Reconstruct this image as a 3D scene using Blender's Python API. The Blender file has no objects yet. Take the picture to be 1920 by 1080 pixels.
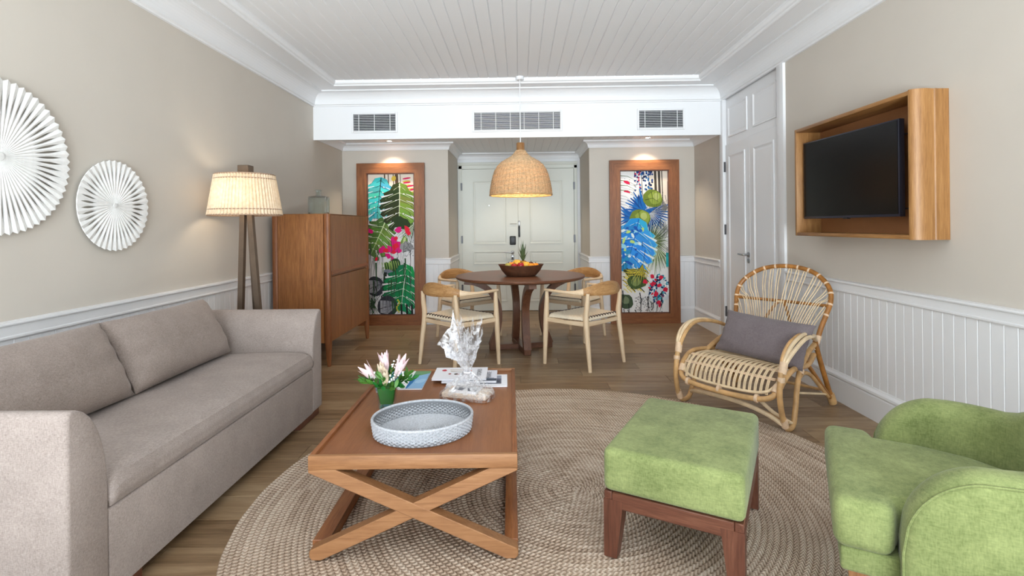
import bpy, bmesh, math, random
from mathutils import Vector, Matrix

random.seed(7)
SC = bpy.context.scene
COL = SC.collection
PI = math.pi

# ---------------------------------------------------------------- camera
YAW, ROLL, FPX, HORIZON = 0.0150, 0.0107, 963.45, 424.2
cam_data = bpy.data.cameras.new('camera')
cam = bpy.data.objects.new('camera', cam_data)
COL.objects.link(cam)
SC.camera = cam
cam_data.sensor_width = 36.0
cam_data.lens = FPX * 36.0 / 1920.0
cam_data.shift_y = -(540.0 - HORIZON) / 1920.0
cam_data.clip_start = 0.05
fwd = Vector((-math.sin(YAW), math.cos(YAW), 0))
rgt = Vector((math.cos(YAW), math.sin(YAW), 0))
upv = Vector((0, 0, 1))
cr = rgt * math.cos(ROLL) - upv * math.sin(ROLL)
cu = upv * math.cos(ROLL) + rgt * math.sin(ROLL)
m = Matrix((cr, cu, -fwd)).transposed().to_4x4()
m.translation = Vector((0, 0, 1.25))
cam.matrix_world = m

# ---------------------------------------------------------------- world, daylight, exposure
world = bpy.data.worlds.new('world')
SC.world = world
world.use_nodes = True
bg = world.node_tree.nodes['Background']
bg.inputs['Color'].default_value = (0.86, 0.93, 1.0, 1)
bg.inputs['Strength'].default_value = 1.0

def area_light(name, loc, direction, sx, sy, power, color, spread=180):
    d = bpy.data.lights.new(name, 'AREA')
    d.shape = 'RECTANGLE'; d.size = sx; d.size_y = sy
    d.energy = power; d.color = color; d.spread = math.radians(spread)
    o = bpy.data.objects.new(name, d); COL.objects.link(o)
    o.location = loc
    o.rotation_euler = Vector(direction).to_track_quat('-Z', 'Y').to_euler()
    return o
# unseen area lamps added: one stands in for sky daylight, one lights the ceiling
area_light('sky_stand_in_light', (0.0, -7.6, 1.6), (0, 1, 0), 5.2, 3.0, 520, (0.86, 0.93, 1.0))
area_light('ceiling_fill_light', (0.0, -4.75, 0.03), (0, 0, 1), 5.0, 5.0, 1800, (0.93, 0.96, 1.0))

SC.view_settings.view_transform = 'Standard'
SC.view_settings.look = 'None'
SC.view_settings.exposure = 0.45
SC.view_settings.gamma = 1.0
SC.view_settings.use_curve_mapping = False

# ---------------------------------------------------------------- materials
def lin(c):
    c = c / 255.0
    return c / 12.92 if c <= 0.04045 else ((c + 0.055) / 1.055) ** 2.4
def rgb(r, g, b):
    return (lin(r), lin(g), lin(b), 1.0)

class NB:
    def __init__(s, name):
        s.m = bpy.data.materials.new(name); s.m.use_nodes = True
        s.nt = s.m.node_tree; s.n = s.nt.nodes
        s.b = s.n['Principled BSDF']; s.out = s.n['Material Output']
    def node(s, t, **kw):
        x = s.n.new(t)
        for k, v in kw.items(): setattr(x, k, v)
        return x
    def link(s, a, b): s.nt.links.new(a, b)
    def math(s, op, a, b=None, c=None):
        x = s.node('ShaderNodeMath', operation=op)
        for i, v in enumerate((a, b, c)):
            if v is None: continue
            if isinstance(v, (int, float)): x.inputs[i].default_value = v
            else: s.link(v, x.inputs[i])
        return x.outputs[0]
    def coords(s, scale=(1, 1, 1), rnd=False):
        tc = s.node('ShaderNodeTexCoord')
        mp = s.node('ShaderNodeMapping')
        mp.inputs['Scale'].default_value = scale
        s.link(tc.outputs['Object'], mp.inputs['Vector'])
        if rnd:
            oi = s.node('ShaderNodeObjectInfo')
            cm = s.node('ShaderNodeCombineXYZ')
            r = s.math('MULTIPLY', oi.outputs['Random'], 37.0)
            for k in range(3): s.link(r, cm.inputs[k])
            s.link(cm.outputs[0], mp.inputs['Location'])
        return mp.outputs[0]
    def noise(s, vec, scale, detail=3, rough=0.55, dist=0.0):
        x = s.node('ShaderNodeTexNoise')
        x.inputs['Scale'].default_value = scale; x.inputs['Detail'].default_value = detail
        x.inputs['Roughness'].default_value = rough; x.inputs['Distortion'].default_value = dist
        if vec is not None: s.link(vec, x.inputs['Vector'])
        return x.outputs['Fac']
    def ramp(s, fac, stops):
        x = s.node('ShaderNodeValToRGB')
        e = x.color_ramp.elements
        while len(e) < len(stops): e.new(0.5)
        for k, (p, c) in enumerate(stops):
            e[k].position = p; e[k].color = c
        s.link(fac, x.inputs[0])
        return x.outputs[0]
    def mix(s, fac, a, b, mode='MIX'):
        x = s.node('ShaderNodeMix', data_type='RGBA', blend_type=mode)
        for key, v in ((0, fac), (6, a), (7, b)):
            if isinstance(v, (int, float)): x.inputs[key].default_value = v
            elif isinstance(v, tuple): x.inputs[key].default_value = v
            else: s.link(v, x.inputs[key])
        return x.outputs[2]
    def bump(s, h, strength=0.3, dist=0.01):
        x = s.node('ShaderNodeBump')
        x.inputs['Strength'].default_value = strength; x.inputs['Distance'].default_value = dist
        s.link(h, x.inputs['Height'])
        s.link(x.outputs[0], s.b.inputs['Normal'])
    def base(s, c):
        if isinstance(c, tuple): s.b.inputs['Base Color'].default_value = c
        else: s.link(c, s.b.inputs['Base Color'])
    def rough(s, r, spec=0.5):
        s.b.inputs['Roughness'].default_value = r
        s.b.inputs['Specular IOR Level'].default_value = spec

def plain(name, c, rough=0.5, metal=0.0, spec=0.5, var=0.0, nscale=30, bump=0.0):
    q = NB(name)
    if var > 0 or bump > 0:
        f = q.noise(q.coords(), nscale, 4)
        if var > 0:
            d = tuple(x * (1 - var) for x in c[:3]) + (1,)
            l = tuple(min(1, x * (1 + var)) for x in c[:3]) + (1,)
            q.base(q.ramp(f, [(0.3, d), (0.7, l)]))
        else: q.base(c)
        if bump > 0: q.bump(f, bump, 0.004)
    else: q.base(c)
    q.rough(rough, spec); q.b.inputs['Metallic'].default_value = metal
    return q.m

WOODS = {  # dark, mid, light, roughness
    'oak_orange': (rgb(106, 64, 32), rgb(148, 95, 52), rgb(176, 120, 68), 0.38),
    'oak_frame': (rgb(104, 60, 32), rgb(136, 83, 47), rgb(160, 106, 63), 0.45),
    'oak_tv': (rgb(120, 80, 42), rgb(152, 108, 62), rgb(176, 132, 82), 0.42),
    'oak_table': (rgb(124, 82, 50), rgb(152, 106, 68), rgb(172, 126, 86), 0.5),
    'tabletop': (rgb(122, 73, 39), rgb(138, 85, 48), rgb(151, 98, 59), 0.34),
    'walnut': (rgb(72, 42, 28), rgb(104, 66, 46), rgb(128, 86, 62), 0.36),
    'ash': (rgb(206, 176, 138), rgb(226, 200, 166), rgb(238, 216, 186), 0.5),
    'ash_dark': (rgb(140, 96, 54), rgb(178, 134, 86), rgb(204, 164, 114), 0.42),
    'mahogany': (rgb(70, 38, 26), rgb(98, 58, 42), rgb(122, 80, 60), 0.4),
}
_cache = {}
def wood(kind, axis='z'):
    key = (kind, axis)
    if key in _cache: return _cache[key]
    d, md, l, ro = WOODS[kind]
    q = NB('%s_along_%s' % key)
    st = {'x': (0.06, 1, 1), 'y': (1, 0.06, 1), 'z': (1, 1, 0.06)}[axis]
    v = q.coords(st, True)
    f1 = q.noise(v, 34, 5, 0.62, 0.7)
    f2 = q.noise(v, 190, 3, 0.65)
    f = q.math('ADD', q.math('MULTIPLY', f1, 0.55), q.math('MULTIPLY', f2, 0.45))
    q.base(q.ramp(f, [(0.3, d), (0.5, md), (0.7, l)]))
    q.rough(ro, 0.45); q.bump(f2, 0.12, 0.002)
    _cache[key] = q.m
    return q.m

def fabric(name, dark, light, scale=500, rough=0.92, bump=0.35, blotch=0.25):
    q = NB(name)
    v = q.coords()
    w1 = q.node('ShaderNodeTexNoise'); w1.inputs['Scale'].default_value = scale; w1.inputs['Detail'].default_value = 2
    mp = q.coords((1, 1, 0.25)); q.link(mp, w1.inputs['Vector'])
    w2 = q.node('ShaderNodeTexNoise'); w2.inputs['Scale'].default_value = scale; w2.inputs['Detail'].default_value = 2
    mp2 = q.coords((0.25, 0.25, 1)); q.link(mp2, w2.inputs['Vector'])
    f = q.math('MULTIPLY', q.math('ADD', w1.outputs['Fac'], w2.outputs['Fac']), 0.5)
    big = q.noise(v, 7, 4, 0.6)
    g = q.math('ADD', q.math('MULTIPLY', f, 1 - blotch), q.math('MULTIPLY', big, blotch))
    q.base(q.ramp(g, [(0.36, dark), (0.64, light)]))
    q.rough(rough, 0.2); q.bump(f, bump, 0.002)
    q.b.inputs['Sheen Weight'].default_value = 0.15
    return q.m

M = {}
M['wall'] = plain('wall_paint_greige', rgb(208, 201, 191), 0.85, spec=0.2, var=0.015, nscale=3)
M['white'] = plain('white_satin_paint', rgb(236, 237, 239), 0.42, spec=0.35)
M['ceiling'] = plain('ceiling_white_paint', rgb(236, 237, 239), 0.6, spec=0.3)
M['door'] = plain('door_pale_sage_paint', rgb(226, 228, 220), 0.45, spec=0.35)
M['dark'] = plain('vent_shade_and_backing', rgb(38, 40, 46), 0.8)
M['metal'] = plain('brushed_nickel', rgb(176, 178, 180), 0.3, metal=1.0)
M['dark_metal'] = plain('dark_hinge_metal', rgb(96, 96, 100), 0.4, metal=0.8)
M['black'] = plain('black_plastic', rgb(22, 23, 26), 0.4)
M['bronze'] = plain('bronze_lamp_metal', rgb(118, 102, 88), 0.38, metal=0.75, var=0.1, nscale=12)
M['sofa'] = fabric('sofa_taupe_weave', rgb(138, 126, 120), rgb(174, 161, 154), 420)
M['sofa_cushion'] = fabric('cushion_taupe_weave', rgb(136, 123, 116), rgb(170, 156, 148), 420)
M['green'] = fabric('green_velvet', rgb(108, 120, 71), rgb(152, 162, 106), 260, blotch=0.5)
M['grey_pillow'] = fabric('grey_linen', rgb(104, 94, 96), rgb(132, 122, 124), 450)
M['rattan'] = plain('peeled_rattan', rgb(224, 200, 164), 0.5, var=0.14, nscale=14)
M['rattan_brown'] = plain('varnished_rattan', rgb(158, 104, 46), 0.36, var=0.3, nscale=22)
M['rattan_mid'] = plain('honey_rattan', rgb(202, 160, 108), 0.45, var=0.22, nscale=16)
M['binding'] = plain('cane_binding', rgb(226, 196, 164), 0.55, var=0.12, nscale=60)
M['cord'] = plain('paper_cord', rgb(232, 218, 194), 0.8, var=0.12, nscale=160, bump=0.3)
M['wicker'] = plain('pendant_wicker', rgb(216, 184, 144), 0.6, var=0.22, nscale=50)
M['whitewash'] = plain('whitewashed_rattan', rgb(184, 187, 193), 0.6, var=0.2, nscale=120)
M['carved'] = plain('whitewashed_carved_wood', rgb(240, 240, 238), 0.65, var=0.05, nscale=40, bump=0.25)
M['paper'] = plain('white_paper', rgb(238, 238, 242), 0.5)
M['tv_screen'] = plain('tv_glass', rgb(9, 9, 10), 0.2, spec=0.25)
M['tv_bezel'] = plain('tv_bezel_blue_grey', rgb(58, 60, 74), 0.35, metal=0.4)
M['tv_back'] = plain('tan_back_board', rgb(156, 104, 62), 0.6, var=0.05, nscale=8)
M['leaf'] = plain('leaf_green', rgb(76, 128, 46), 0.45, var=0.3, nscale=40)
M['leaf_dark'] = plain('leaf_deep_green', rgb(34, 112, 44), 0.4, var=0.12, nscale=20)
M['petal'] = plain('lily_petal_pink', rgb(244, 216, 220), 0.5, var=0.1, nscale=30)
M['bud'] = plain('lily_bud', rgb(236, 216, 190), 0.5, var=0.15, nscale=30)
M['blossom'] = plain('tiny_white_blossom', rgb(248, 248, 246), 0.6)
M['seam'] = plain('dark_gap_shade_and_rail', rgb(84, 72, 66), 0.9)

def glassy(name, tint, alpha_mix, rough=0.03):
    q = NB(name)
    tr = q.node('ShaderNodeBsdfTransparent'); tr.inputs[0].default_value = tint
    gl = q.node('ShaderNodeBsdfGlossy'); gl.inputs['Roughness'].default_value = rough
    lw = q.node('ShaderNodeLayerWeight'); lw.inputs['Blend'].default_value = alpha_mix
    mx = q.node('ShaderNodeMixShader')
    q.link(lw.outputs['Facing'], mx.inputs[0])
    q.link(tr.outputs[0], mx.inputs[1]); q.link(gl.outputs[0], mx.inputs[2])
    q.link(mx.outputs[0], q.out.inputs['Surface'])
    return q.m
M['glass'] = glassy('clear_glass', (0.93, 0.97, 0.96, 1), 0.22)
M['glass_blue'] = glassy('aqua_bottle_glass', (0.93, 0.972, 0.97, 1), 0.30)
M['pane'] = glassy('window_glass', (0.97, 0.99, 0.99, 1), 0.08)
def cellophane():
    q = NB('cellophane')
    tr = q.node('ShaderNodeBsdfTransparent'); tr.inputs[0].default_value = (0.96, 0.96, 0.97, 1)
    gl = q.node('ShaderNodeBsdfGlossy'); gl.inputs['Roughness'].default_value = 0.22
    tl = q.node('ShaderNodeBsdfTranslucent'); tl.inputs[0].default_value = (0.98, 0.98, 1.0, 1)
    d_ = q.node('ShaderNodeBsdfDiffuse'); d_.inputs[0].default_value = (0.98, 0.98, 1.0, 1)
    df = q.node('ShaderNodeMixShader'); df.inputs[0].default_value = 0.35
    q.link(d_.outputs[0], df.inputs[1]); q.link(tl.outputs[0], df.inputs[2])
    a = q.node('ShaderNodeMixShader'); a.inputs[0].default_value = 0.72
    q.link(gl.outputs[0], a.inputs[1]); q.link(df.outputs[0], a.inputs[2])
    f = q.noise(q.coords(), 30, 4, 0.6, 1.0)
    fac = q.ramp(f, [(0.42, (0.07, 0.07, 0.07, 1)), (0.60, (0.55, 0.55, 0.55, 1))])
    mx = q.node('ShaderNodeMixShader')
    q.link(fac, mx.inputs[0]); q.link(tr.outputs[0], mx.inputs[1]); q.link(a.outputs[0], mx.inputs[2])
    q.link(mx.outputs[0], q.out.inputs['Surface'])
    return q.m
M['cellophane'] = cellophane()
def translucent(name, c, c2, mixf, rough=0.8, nscale=40):
    q = NB(name)
    f = q.noise(q.coords(), nscale, 3)
    colr = q.ramp(f, [(0.35, c), (0.65, c2)])
    df = q.node('ShaderNodeBsdfDiffuse'); q.link(colr, df.inputs[0])
    tl = q.node('ShaderNodeBsdfTranslucent'); q.link(colr, tl.inputs[0])
    mx = q.node('ShaderNodeMixShader'); mx.inputs[0].default_value = mixf
    q.link(df.outputs[0], mx.inputs[1]); q.link(tl.outputs[0], mx.inputs[2])
    q.link(mx.outputs[0], q.out.inputs['Surface'])
    return q.m
M['shade'] = translucent('pleated_linen_shade', rgb(222, 204, 178), rgb(236, 222, 200), 0.35)
M['shade_trim'] = plain('shade_braid_trim', rgb(168, 140, 116), 0.85, var=0.2, nscale=120)

def emitter(name, c, s):
    q = NB(name)
    q.base(c); q.b.inputs['Emission Color'].default_value = c
    q.b.inputs['Emission Strength'].default_value = s
    return q.m
M['bulb'] = emitter('warm_bulb', (1.0, 0.78, 0.5, 1), 12)
M['downlight'] = emitter('downlight_lens', (1.0, 0.86, 0.68, 1), 14)

def floor_mat():
    q = NB('wood_look_floor_tile')
    v = q.coords((0.09, 1, 1), True)
    f1 = q.noise(v, 22, 5, 0.62, 0.8); f2 = q.noise(v, 120, 3, 0.6)
    oi = q.node('ShaderNodeObjectInfo')
    f = q.math('ADD', q.math('ADD', q.math('MULTIPLY', f1, 0.6), q.math('MULTIPLY', f2, 0.22)), q.math('MULTIPLY', oi.outputs['Random'], 0.18))
    q.base(q.ramp(f, [(0.32, rgb(106, 82, 57)), (0.5, rgb(141, 115, 86)), (0.68, rgb(168, 144, 113))]))
    q.rough(0.36, 0.4); q.bump(f2, 0.06, 0.002)
    return q.m
M['floor'] = floor_mat()
M['grout'] = plain('floor_grout', rgb(120, 104, 86), 0.9)

def jute():
    q = NB('braided_jute')
    tc = q.node('ShaderNodeTexCoord'); sx = q.node('ShaderNodeSeparateXYZ')
    q.link(tc.outputs['Object'], sx.inputs[0])
    x, y = sx.outputs[0], sx.outputs[1]
    r = q.math('SQRT', q.math('ADD', q.math('MULTIPLY', x, x), q.math('MULTIPLY', y, y)))
    th = q.math('ARCTAN2', y, x)
    u = q.math('DIVIDE', r, 0.0225)
    idx = q.math('FLOOR', u); fr = q.math('FRACT', u)
    st = q.math('SINE', q.math('ADD', q.math('MULTIPLY', q.math('MULTIPLY', idx, 7.0), th), q.math('MULTIPLY', q.math('ABSOLUTE', q.math('SUBTRACT', fr, 0.5)), 9.0)))
    v = q.coords()
    fine = q.noise(v, 190, 3, 0.7)
    big = q.noise(v, 3.2, 3, 0.6)
    cm = q.node('ShaderNodeCombineXYZ'); q.link(q.math('MULTIPLY', idx, 0.71), cm.inputs[0]); q.link(q.math('MULTIPLY', th, 1.1), cm.inputs[1])
    ring = q.noise(cm.outputs[0], 1.3, 3, 0.7)
    s = q.math('MULTIPLY_ADD', st, 0.10, q.math('ADD', q.math('MULTIPLY', fine, 0.40), q.math('ADD', q.math('MULTIPLY', ring, 0.55), q.math('MULTIPLY', big, 0.2))))
    ring_gap_shade = q.math('MULTIPLY', q.math('POWER', q.math('MULTIPLY', q.math('ABSOLUTE', q.math('SUBTRACT', fr, 0.5)), 2.0), 3.0), 0.16)  # shade painted into the gaps between braid rounds
    s = q.math('SUBTRACT', s, q.math('ADD', ring_gap_shade, 0.02))
    q.base(q.ramp(s, [(0.28, rgb(122, 99, 83)), (0.44, rgb(176, 153, 132)), (0.58, rgb(206, 185, 165)), (0.76, rgb(230, 216, 199))]))
    q.rough(0.95, 0.15)
    q.bump(q.math('ADD', q.math('MULTIPLY', st, 0.5), fine), 0.7, 0.006)
    return q.m
M['jute'] = jute()

def print_mat():
    q = NB('printed_canvas')
    a = q.node('ShaderNodeAttribute'); a.attribute_name = 'ink'
    q.base(a.outputs['Color']); q.rough(0.6, 0.25)
    return q.m
M['print'] = print_mat()

# ---------------------------------------------------------------- mesh helpers
def finish(o, mat, parent=None, smooth=False, kind=None):
    if mat is not None and len(o.data.materials) == 0: o.data.materials.append(mat)
    COL.objects.link(o)
    if parent is not None: o.parent = parent
    if smooth:
        for p in o.data.polygons: p.use_smooth = True
        if smooth != 'all':
            md = o.data
            try: md.set_sharp_from_angle(angle=math.radians(40))
            except Exception: pass
    if kind: o['kind'] = kind
    return o
def from_bm(name, bm, mat, parent=None, smooth=False, kind=None):
    me = bpy.data.meshes.new(name); bm.normal_update(); bm.to_mesh(me); bm.free()
    return finish(bpy.data.objects.new(name, me), mat, parent, smooth, kind)
def from_py(name, vs, fs, mat, parent=None, smooth=False, kind=None):
    me = bpy.data.meshes.new(name); me.from_pydata([tuple(v) for v in vs], [], fs); me.validate(); me.update()
    bm = bmesh.new(); bm.from_mesh(me); bmesh.ops.recalc_face_normals(bm, faces=bm.faces); bm.to_mesh(me); bm.free()
    return finish(bpy.data.objects.new(name, me), mat, parent, smooth, kind)
def share(o, parent=None, loc=(0, 0, 0), rot=(0, 0, 0), scale=(1, 1, 1)):
    c = o.copy(); COL.objects.link(c); c.parent = parent if parent is not None else o.parent
    c.location = loc; c.rotation_euler = rot; c.scale = scale
    return c
def add_box(bm, lo, hi, bev=0.0, seg=2, mtx=None):
    lo = Vector(lo); hi = Vector(hi); c = (lo + hi) / 2; s = hi - lo
    g = bmesh.ops.create_cube(bm, size=1.0)
    for v in g['verts']: v.co = Vector((v.co.x * s.x, v.co.y * s.y, v.co.z * s.z)) + c
    vs = g['verts']
    if bev > 0:
        es = list({e for v in vs for e in v.link_edges})
        r = bmesh.ops.bevel(bm, geom=es, offset=bev, segments=seg, profile=0.5, affect='EDGES')
        vs = list({v for f in r['faces'] for v in f.verts} | {v for v in vs if v.is_valid})
    if mtx is not None:
        for v in vs: v.co = mtx @ v.co
    return vs
def box(name, lo, hi, mat, parent=None, bev=0.0, seg=2, rot=None, smooth=None):
    """box given in parent space; the object's origin sits at the box centre"""
    lo = Vector(lo); hi = Vector(hi); c = (lo + hi) / 2
    bm = bmesh.new(); add_box(bm, lo - c, hi - c, bev, seg)
    o = from_bm(name, bm, mat, parent, (bev > 0) if smooth is None else smooth)
    o.location = c
    if rot: o.rotation_euler = rot
    return o
def prism(name, poly, lo, hi, axis, mat, parent=None, bev=0.0, seg=2, smooth=False, loc=None):
    """polygon (a,b) extruded along axis: x -> (y,z), y -> (x,z), z -> (x,y)"""
    def P(a, b, t):
        return {'x': (t, a, b), 'y': (a, t, b), 'z': (a, b, t)}[axis]
    bm = bmesh.new()
    v0 = [bm.verts.new(P(a, b, lo)) for a, b in poly]; v1 = [bm.verts.new(P(a, b, hi)) for a, b in poly]
    n = len(poly)
    c0 = bm.faces.new(v0); c1 = bm.faces.new(list(reversed(v1)))
    for i in range(n): bm.faces.new((v0[i], v1[i], v1[(i + 1) % n], v0[(i + 1) % n]))
    bmesh.ops.recalc_face_normals(bm, faces=bm.faces)
    if bev > 0:
        es = [e for e in bm.edges if e.calc_face_angle(0) > 0.6]
        bmesh.ops.bevel(bm, geom=es, offset=bev, segments=seg, profile=0.5, affect='EDGES')
    o = from_bm(name, bm, mat, parent, smooth or bev > 0)
    if loc: o.location = loc
    return o
def smoothpath(pts, n=6, closed=False):
    """Catmull-Rom through the points"""
    P = [Vector(p) for p in pts]; out = []; L = len(P)
    rng = range(L) if closed else range(L - 1)
    for i in rng:
        p1, p2 = P[i], P[(i + 1) % L]
        p0 = P[i - 1] if (i > 0 or closed) else p1 * 2 - p2
        p3 = P[(i + 2) % L] if (i + 2 < L or closed) else p2 * 2 - p1
        for k in range(n):
            t = k / n
            out.append(0.5 * ((2 * p1) + (p2 - p0) * t + (2 * p0 - 5 * p1 + 4 * p2 - p3) * t * t + (3 * p1 - p0 - 3 * p2 + p3) * t ** 3))
    if not closed: out.append(P[-1])
    return out
def add_tube(bm, pts, r, seg=8, closed=False, cap=True, flat=None):
    P = [Vector(p) for p in pts]; L = len(P)
    R = r if isinstance(r, (list, tuple)) else [r] * L
    T = []
    for i in range(L):
        if closed: t = P[(i + 1) % L] - P[i - 1]
        else: t = P[min(i + 1, L - 1)] - P[max(i - 1, 0)]
        T.append(t.normalized() if t.length > 1e-9 else Vector((0, 0, 1)))
    up = Vector((0, 0, 1)) if abs(T[0].z) < 0.9 else Vector((1, 0, 0))
    nrm = (up - T[0] * up.dot(T[0])).normalized()
    rings = []
    for i in range(L):
        nrm = nrm - T[i] * nrm.dot(T[i])
        if nrm.length < 1e-6: nrm = T[i].orthogonal()
        nrm.normalize(); bn = T[i].cross(nrm)
        rings.append([bm.verts.new(P[i] + (nrm * math.cos(2 * PI * k / seg) + bn * math.sin(2 * PI * k / seg) * (flat or 1)) * R[i]) for k in range(seg)])
    for i in range(L if closed else L - 1):
        a, b = rings[i], rings[(i + 1) % L]
        for k in range(seg):
            try: bm.faces.new((a[k], a[(k + 1) % seg], b[(k + 1) % seg], b[k]))
            except ValueError: pass
    if cap and not closed:
        bm.faces.new(list(reversed(rings[0]))); bm.faces.new(rings[-1])
def tube(name, pts, r, mat, parent=None, seg=8, closed=False, n=0, kind=None, flat=None):
    if n:
        if isinstance(r, (list, tuple)):
            rr = []
            L = len(r)
            for i in range(L - 1):
                for k in range(n): rr.append(r[i] + (r[i + 1] - r[i]) * k / n)
            r = rr + [r[-1]]
        pts = smoothpath(pts, n, closed)
    bm = bmesh.new(); add_tube(bm, pts, r, seg, closed, flat=flat)
    bmesh.ops.recalc_face_normals(bm, faces=bm.faces)
    return from_bm(name, bm, mat, parent, True, kind)
def add_lathe(bm, prof, seg=32, close_bottom=True, close_top=False, ctr=(0, 0)):
    rings = []
    for r, z in prof:
        if r < 1e-6: rings.append([bm.verts.new((ctr[0], ctr[1], z))])
        else: rings.append([bm.verts.new((ctr[0] + r * math.cos(2 * PI * k / seg), ctr[1] + r * math.sin(2 * PI * k / seg), z)) for k in range(seg)])
    for a, b in zip(rings, rings[1:]):
        for k in range(seg):
            k2 = (k + 1) % seg
            if len(a) == 1 and len(b) == 1: continue
            if len(a) == 1: bm.faces.new((a[0], b[k2], b[k]))
            elif len(b) == 1: bm.faces.new((a[k], a[k2], b[0]))
            else: bm.faces.new((a[k], a[k2], b[k2], b[k]))
def lathe(name, prof, mat, parent=None, seg=32, smooth=True, loc=None, kind=None):
    bm = bmesh.new(); add_lathe(bm, prof, seg)
    bmesh.ops.recalc_face_normals(bm, faces=bm.faces)
    o = from_bm(name, bm, mat, parent, smooth, kind)
    if loc: o.location = loc
    return o
def grid(name, f, nu, nv, mat, parent=None, closed_u=False, smooth=True, kind=None):
    vs = [f(i / (nu if closed_u else nu - 1), j / (nv - 1)) for i in range(nu) for j in range(nv)]
    fs = []
    for i in range(nu if closed_u else nu - 1):
        for j in range(nv - 1):
            a = i * nv + j; b = ((i + 1) % nu) * nv + j
            fs.append((a, b, b + 1, a + 1))
    return from_py(name, vs, fs, mat, parent, smooth, kind)
def pillow(name, w, h, t, mat, parent=None, n=22, pinch=0.06, seed=0, edge=0.012, wr=0.0022):
    """pillow lying in local XZ, thickness along Y, origin at bottom centre"""
    rnd = random.Random(seed); ph = [rnd.uniform(0, 6.28) for _ in range(6)]
    vs, fs = [], []
    def pt(u, v, side):
        a, b = 2 * u - 1, 2 * v - 1
        ex = 1 - pinch * (1 - b * b) ; ez = 1 - pinch * (1 - a * a)
        th = max(0.0, (1 - abs(a) ** 3.2)) ** 0.55 * max(0.0, (1 - abs(b) ** 3.2)) ** 0.55
        w_ = wr * (math.sin(9 * a + ph[0]) * math.sin(7 * b + ph[1]) + math.sin(15 * a * b + ph[2])) * (0.3 + abs(a))
        return (a * w / 2 * ex, side * (t / 2 * th + edge * (0.3 if th < .05 else .5)) + w_, h / 2 + b * h / 2 * ez)
    for side in (-1, 1):
        base = len(vs)
        for i in range(n + 1):
            for j in range(n + 1): vs.append(pt(i / n, j / n, side))
        for i in range(n):
            for j in range(n):
                q = [base + i * (n + 1) + j, base + (i + 1) * (n + 1) + j, base + (i + 1) * (n + 1) + j + 1, base + i * (n + 1) + j + 1]
                fs.append(tuple(q if side < 0 else reversed(q)))
    N = (n + 1) * (n + 1)
    rim = [i * (n + 1) for i in range(n + 1)] + [n * (n + 1) + j for j in range(1, n + 1)] + [i * (n + 1) + n for i in range(n - 1, -1, -1)] + [j for j in range(n - 1, 0, -1)]
    for k in range(len(rim)):
        a, b = rim[k], rim[(k + 1) % len(rim)]
        fs.append((a, a + N, b + N, b))
    return from_py(name, vs, fs, mat, parent, 'all')
def sweep(name, path, prof, mat, parent=None, kind=None):
    """profile (offset to the right of travel, z) along a plan polyline with mitred corners"""
    P = [Vector((x, y)) for x, y in path]; n = len(P); dirs = []
    for i in range(n - 1): dirs.append((P[i + 1] - P[i]).normalized())
    mit = []
    for i in range(n):
        rn = lambda d: Vector((d.y, -d.x))
        if i == 0: mit.append(rn(dirs[0]))
        elif i == n - 1: mit.append(rn(dirs[-1]))
        else:
            a, b = rn(dirs[i - 1]), rn(dirs[i]); s = (a + b)
            mit.append(s / (1 + a.dot(b)) if s.length > 1e-6 else a)
    k = len(prof); vs = []; fs = []
    for i in range(n):
        for (a, z) in prof:
            q = P[i] + mit[i] * a; vs.append((q.x, q.y, z))
    for i in range(n - 1):
        for j in range(k - 1):
            fs.append((i * k + j, (i + 1) * k + j, (i + 1) * k + j + 1, i * k + j + 1))
    fs.append(tuple(range(k))); fs.append(tuple((n - 1) * k + j for j in reversed(range(k))))
    return from_py(name, vs, fs, mat, parent, False, kind)

# ---------------------------------------------------------------- object bookkeeping
def tag(o, label, cat, group=None):
    o['label'] = label; o['category'] = cat
    if group: o['group'] = group
    return o
def thing(name, label, cat, loc=(0, 0, 0), rotz=0.0, group=None):
    o = bpy.data.objects.new(name, None); COL.objects.link(o)
    o.empty_display_size = 0.1
    o.location = loc; o.rotation_euler = (0, 0, rotz)
    return tag(o, label, cat, group)
def struct(o):
    o['kind'] = 'structure'; return o
def dup(root, loc, rotz, label=None):
    r = root.copy(); COL.objects.link(r); r.location = loc; r.rotation_euler = (0, 0, rotz)
    if label: r['label'] = label
    for ch in list(root.children):
        c = ch.copy(); COL.objects.link(c); c.parent = r
        for g in list(ch.children):
            d = g.copy(); COL.objects.link(d); d.parent = c
    return r

# ================================================================ THE ROOM
XL, XR = -2.285, 2.243          # wall planes
YR, YB, YW, YD = -1.9, 5.686, 6.61, 7.62   # rear wall, bulkhead face, picture wall, entrance door
AL, AR = -0.915, 0.900          # entrance alcove sides
ZC, ZN = 2.782, 2.335           # main ceiling, niche ceiling
HB = 0.0685                     # wainscot board pitch
T = 0.12

floor = struct(box('floor', (XL - T, YR - T, -0.12), (XR + T, YD + T, -0.006), M['grout']))
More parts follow.
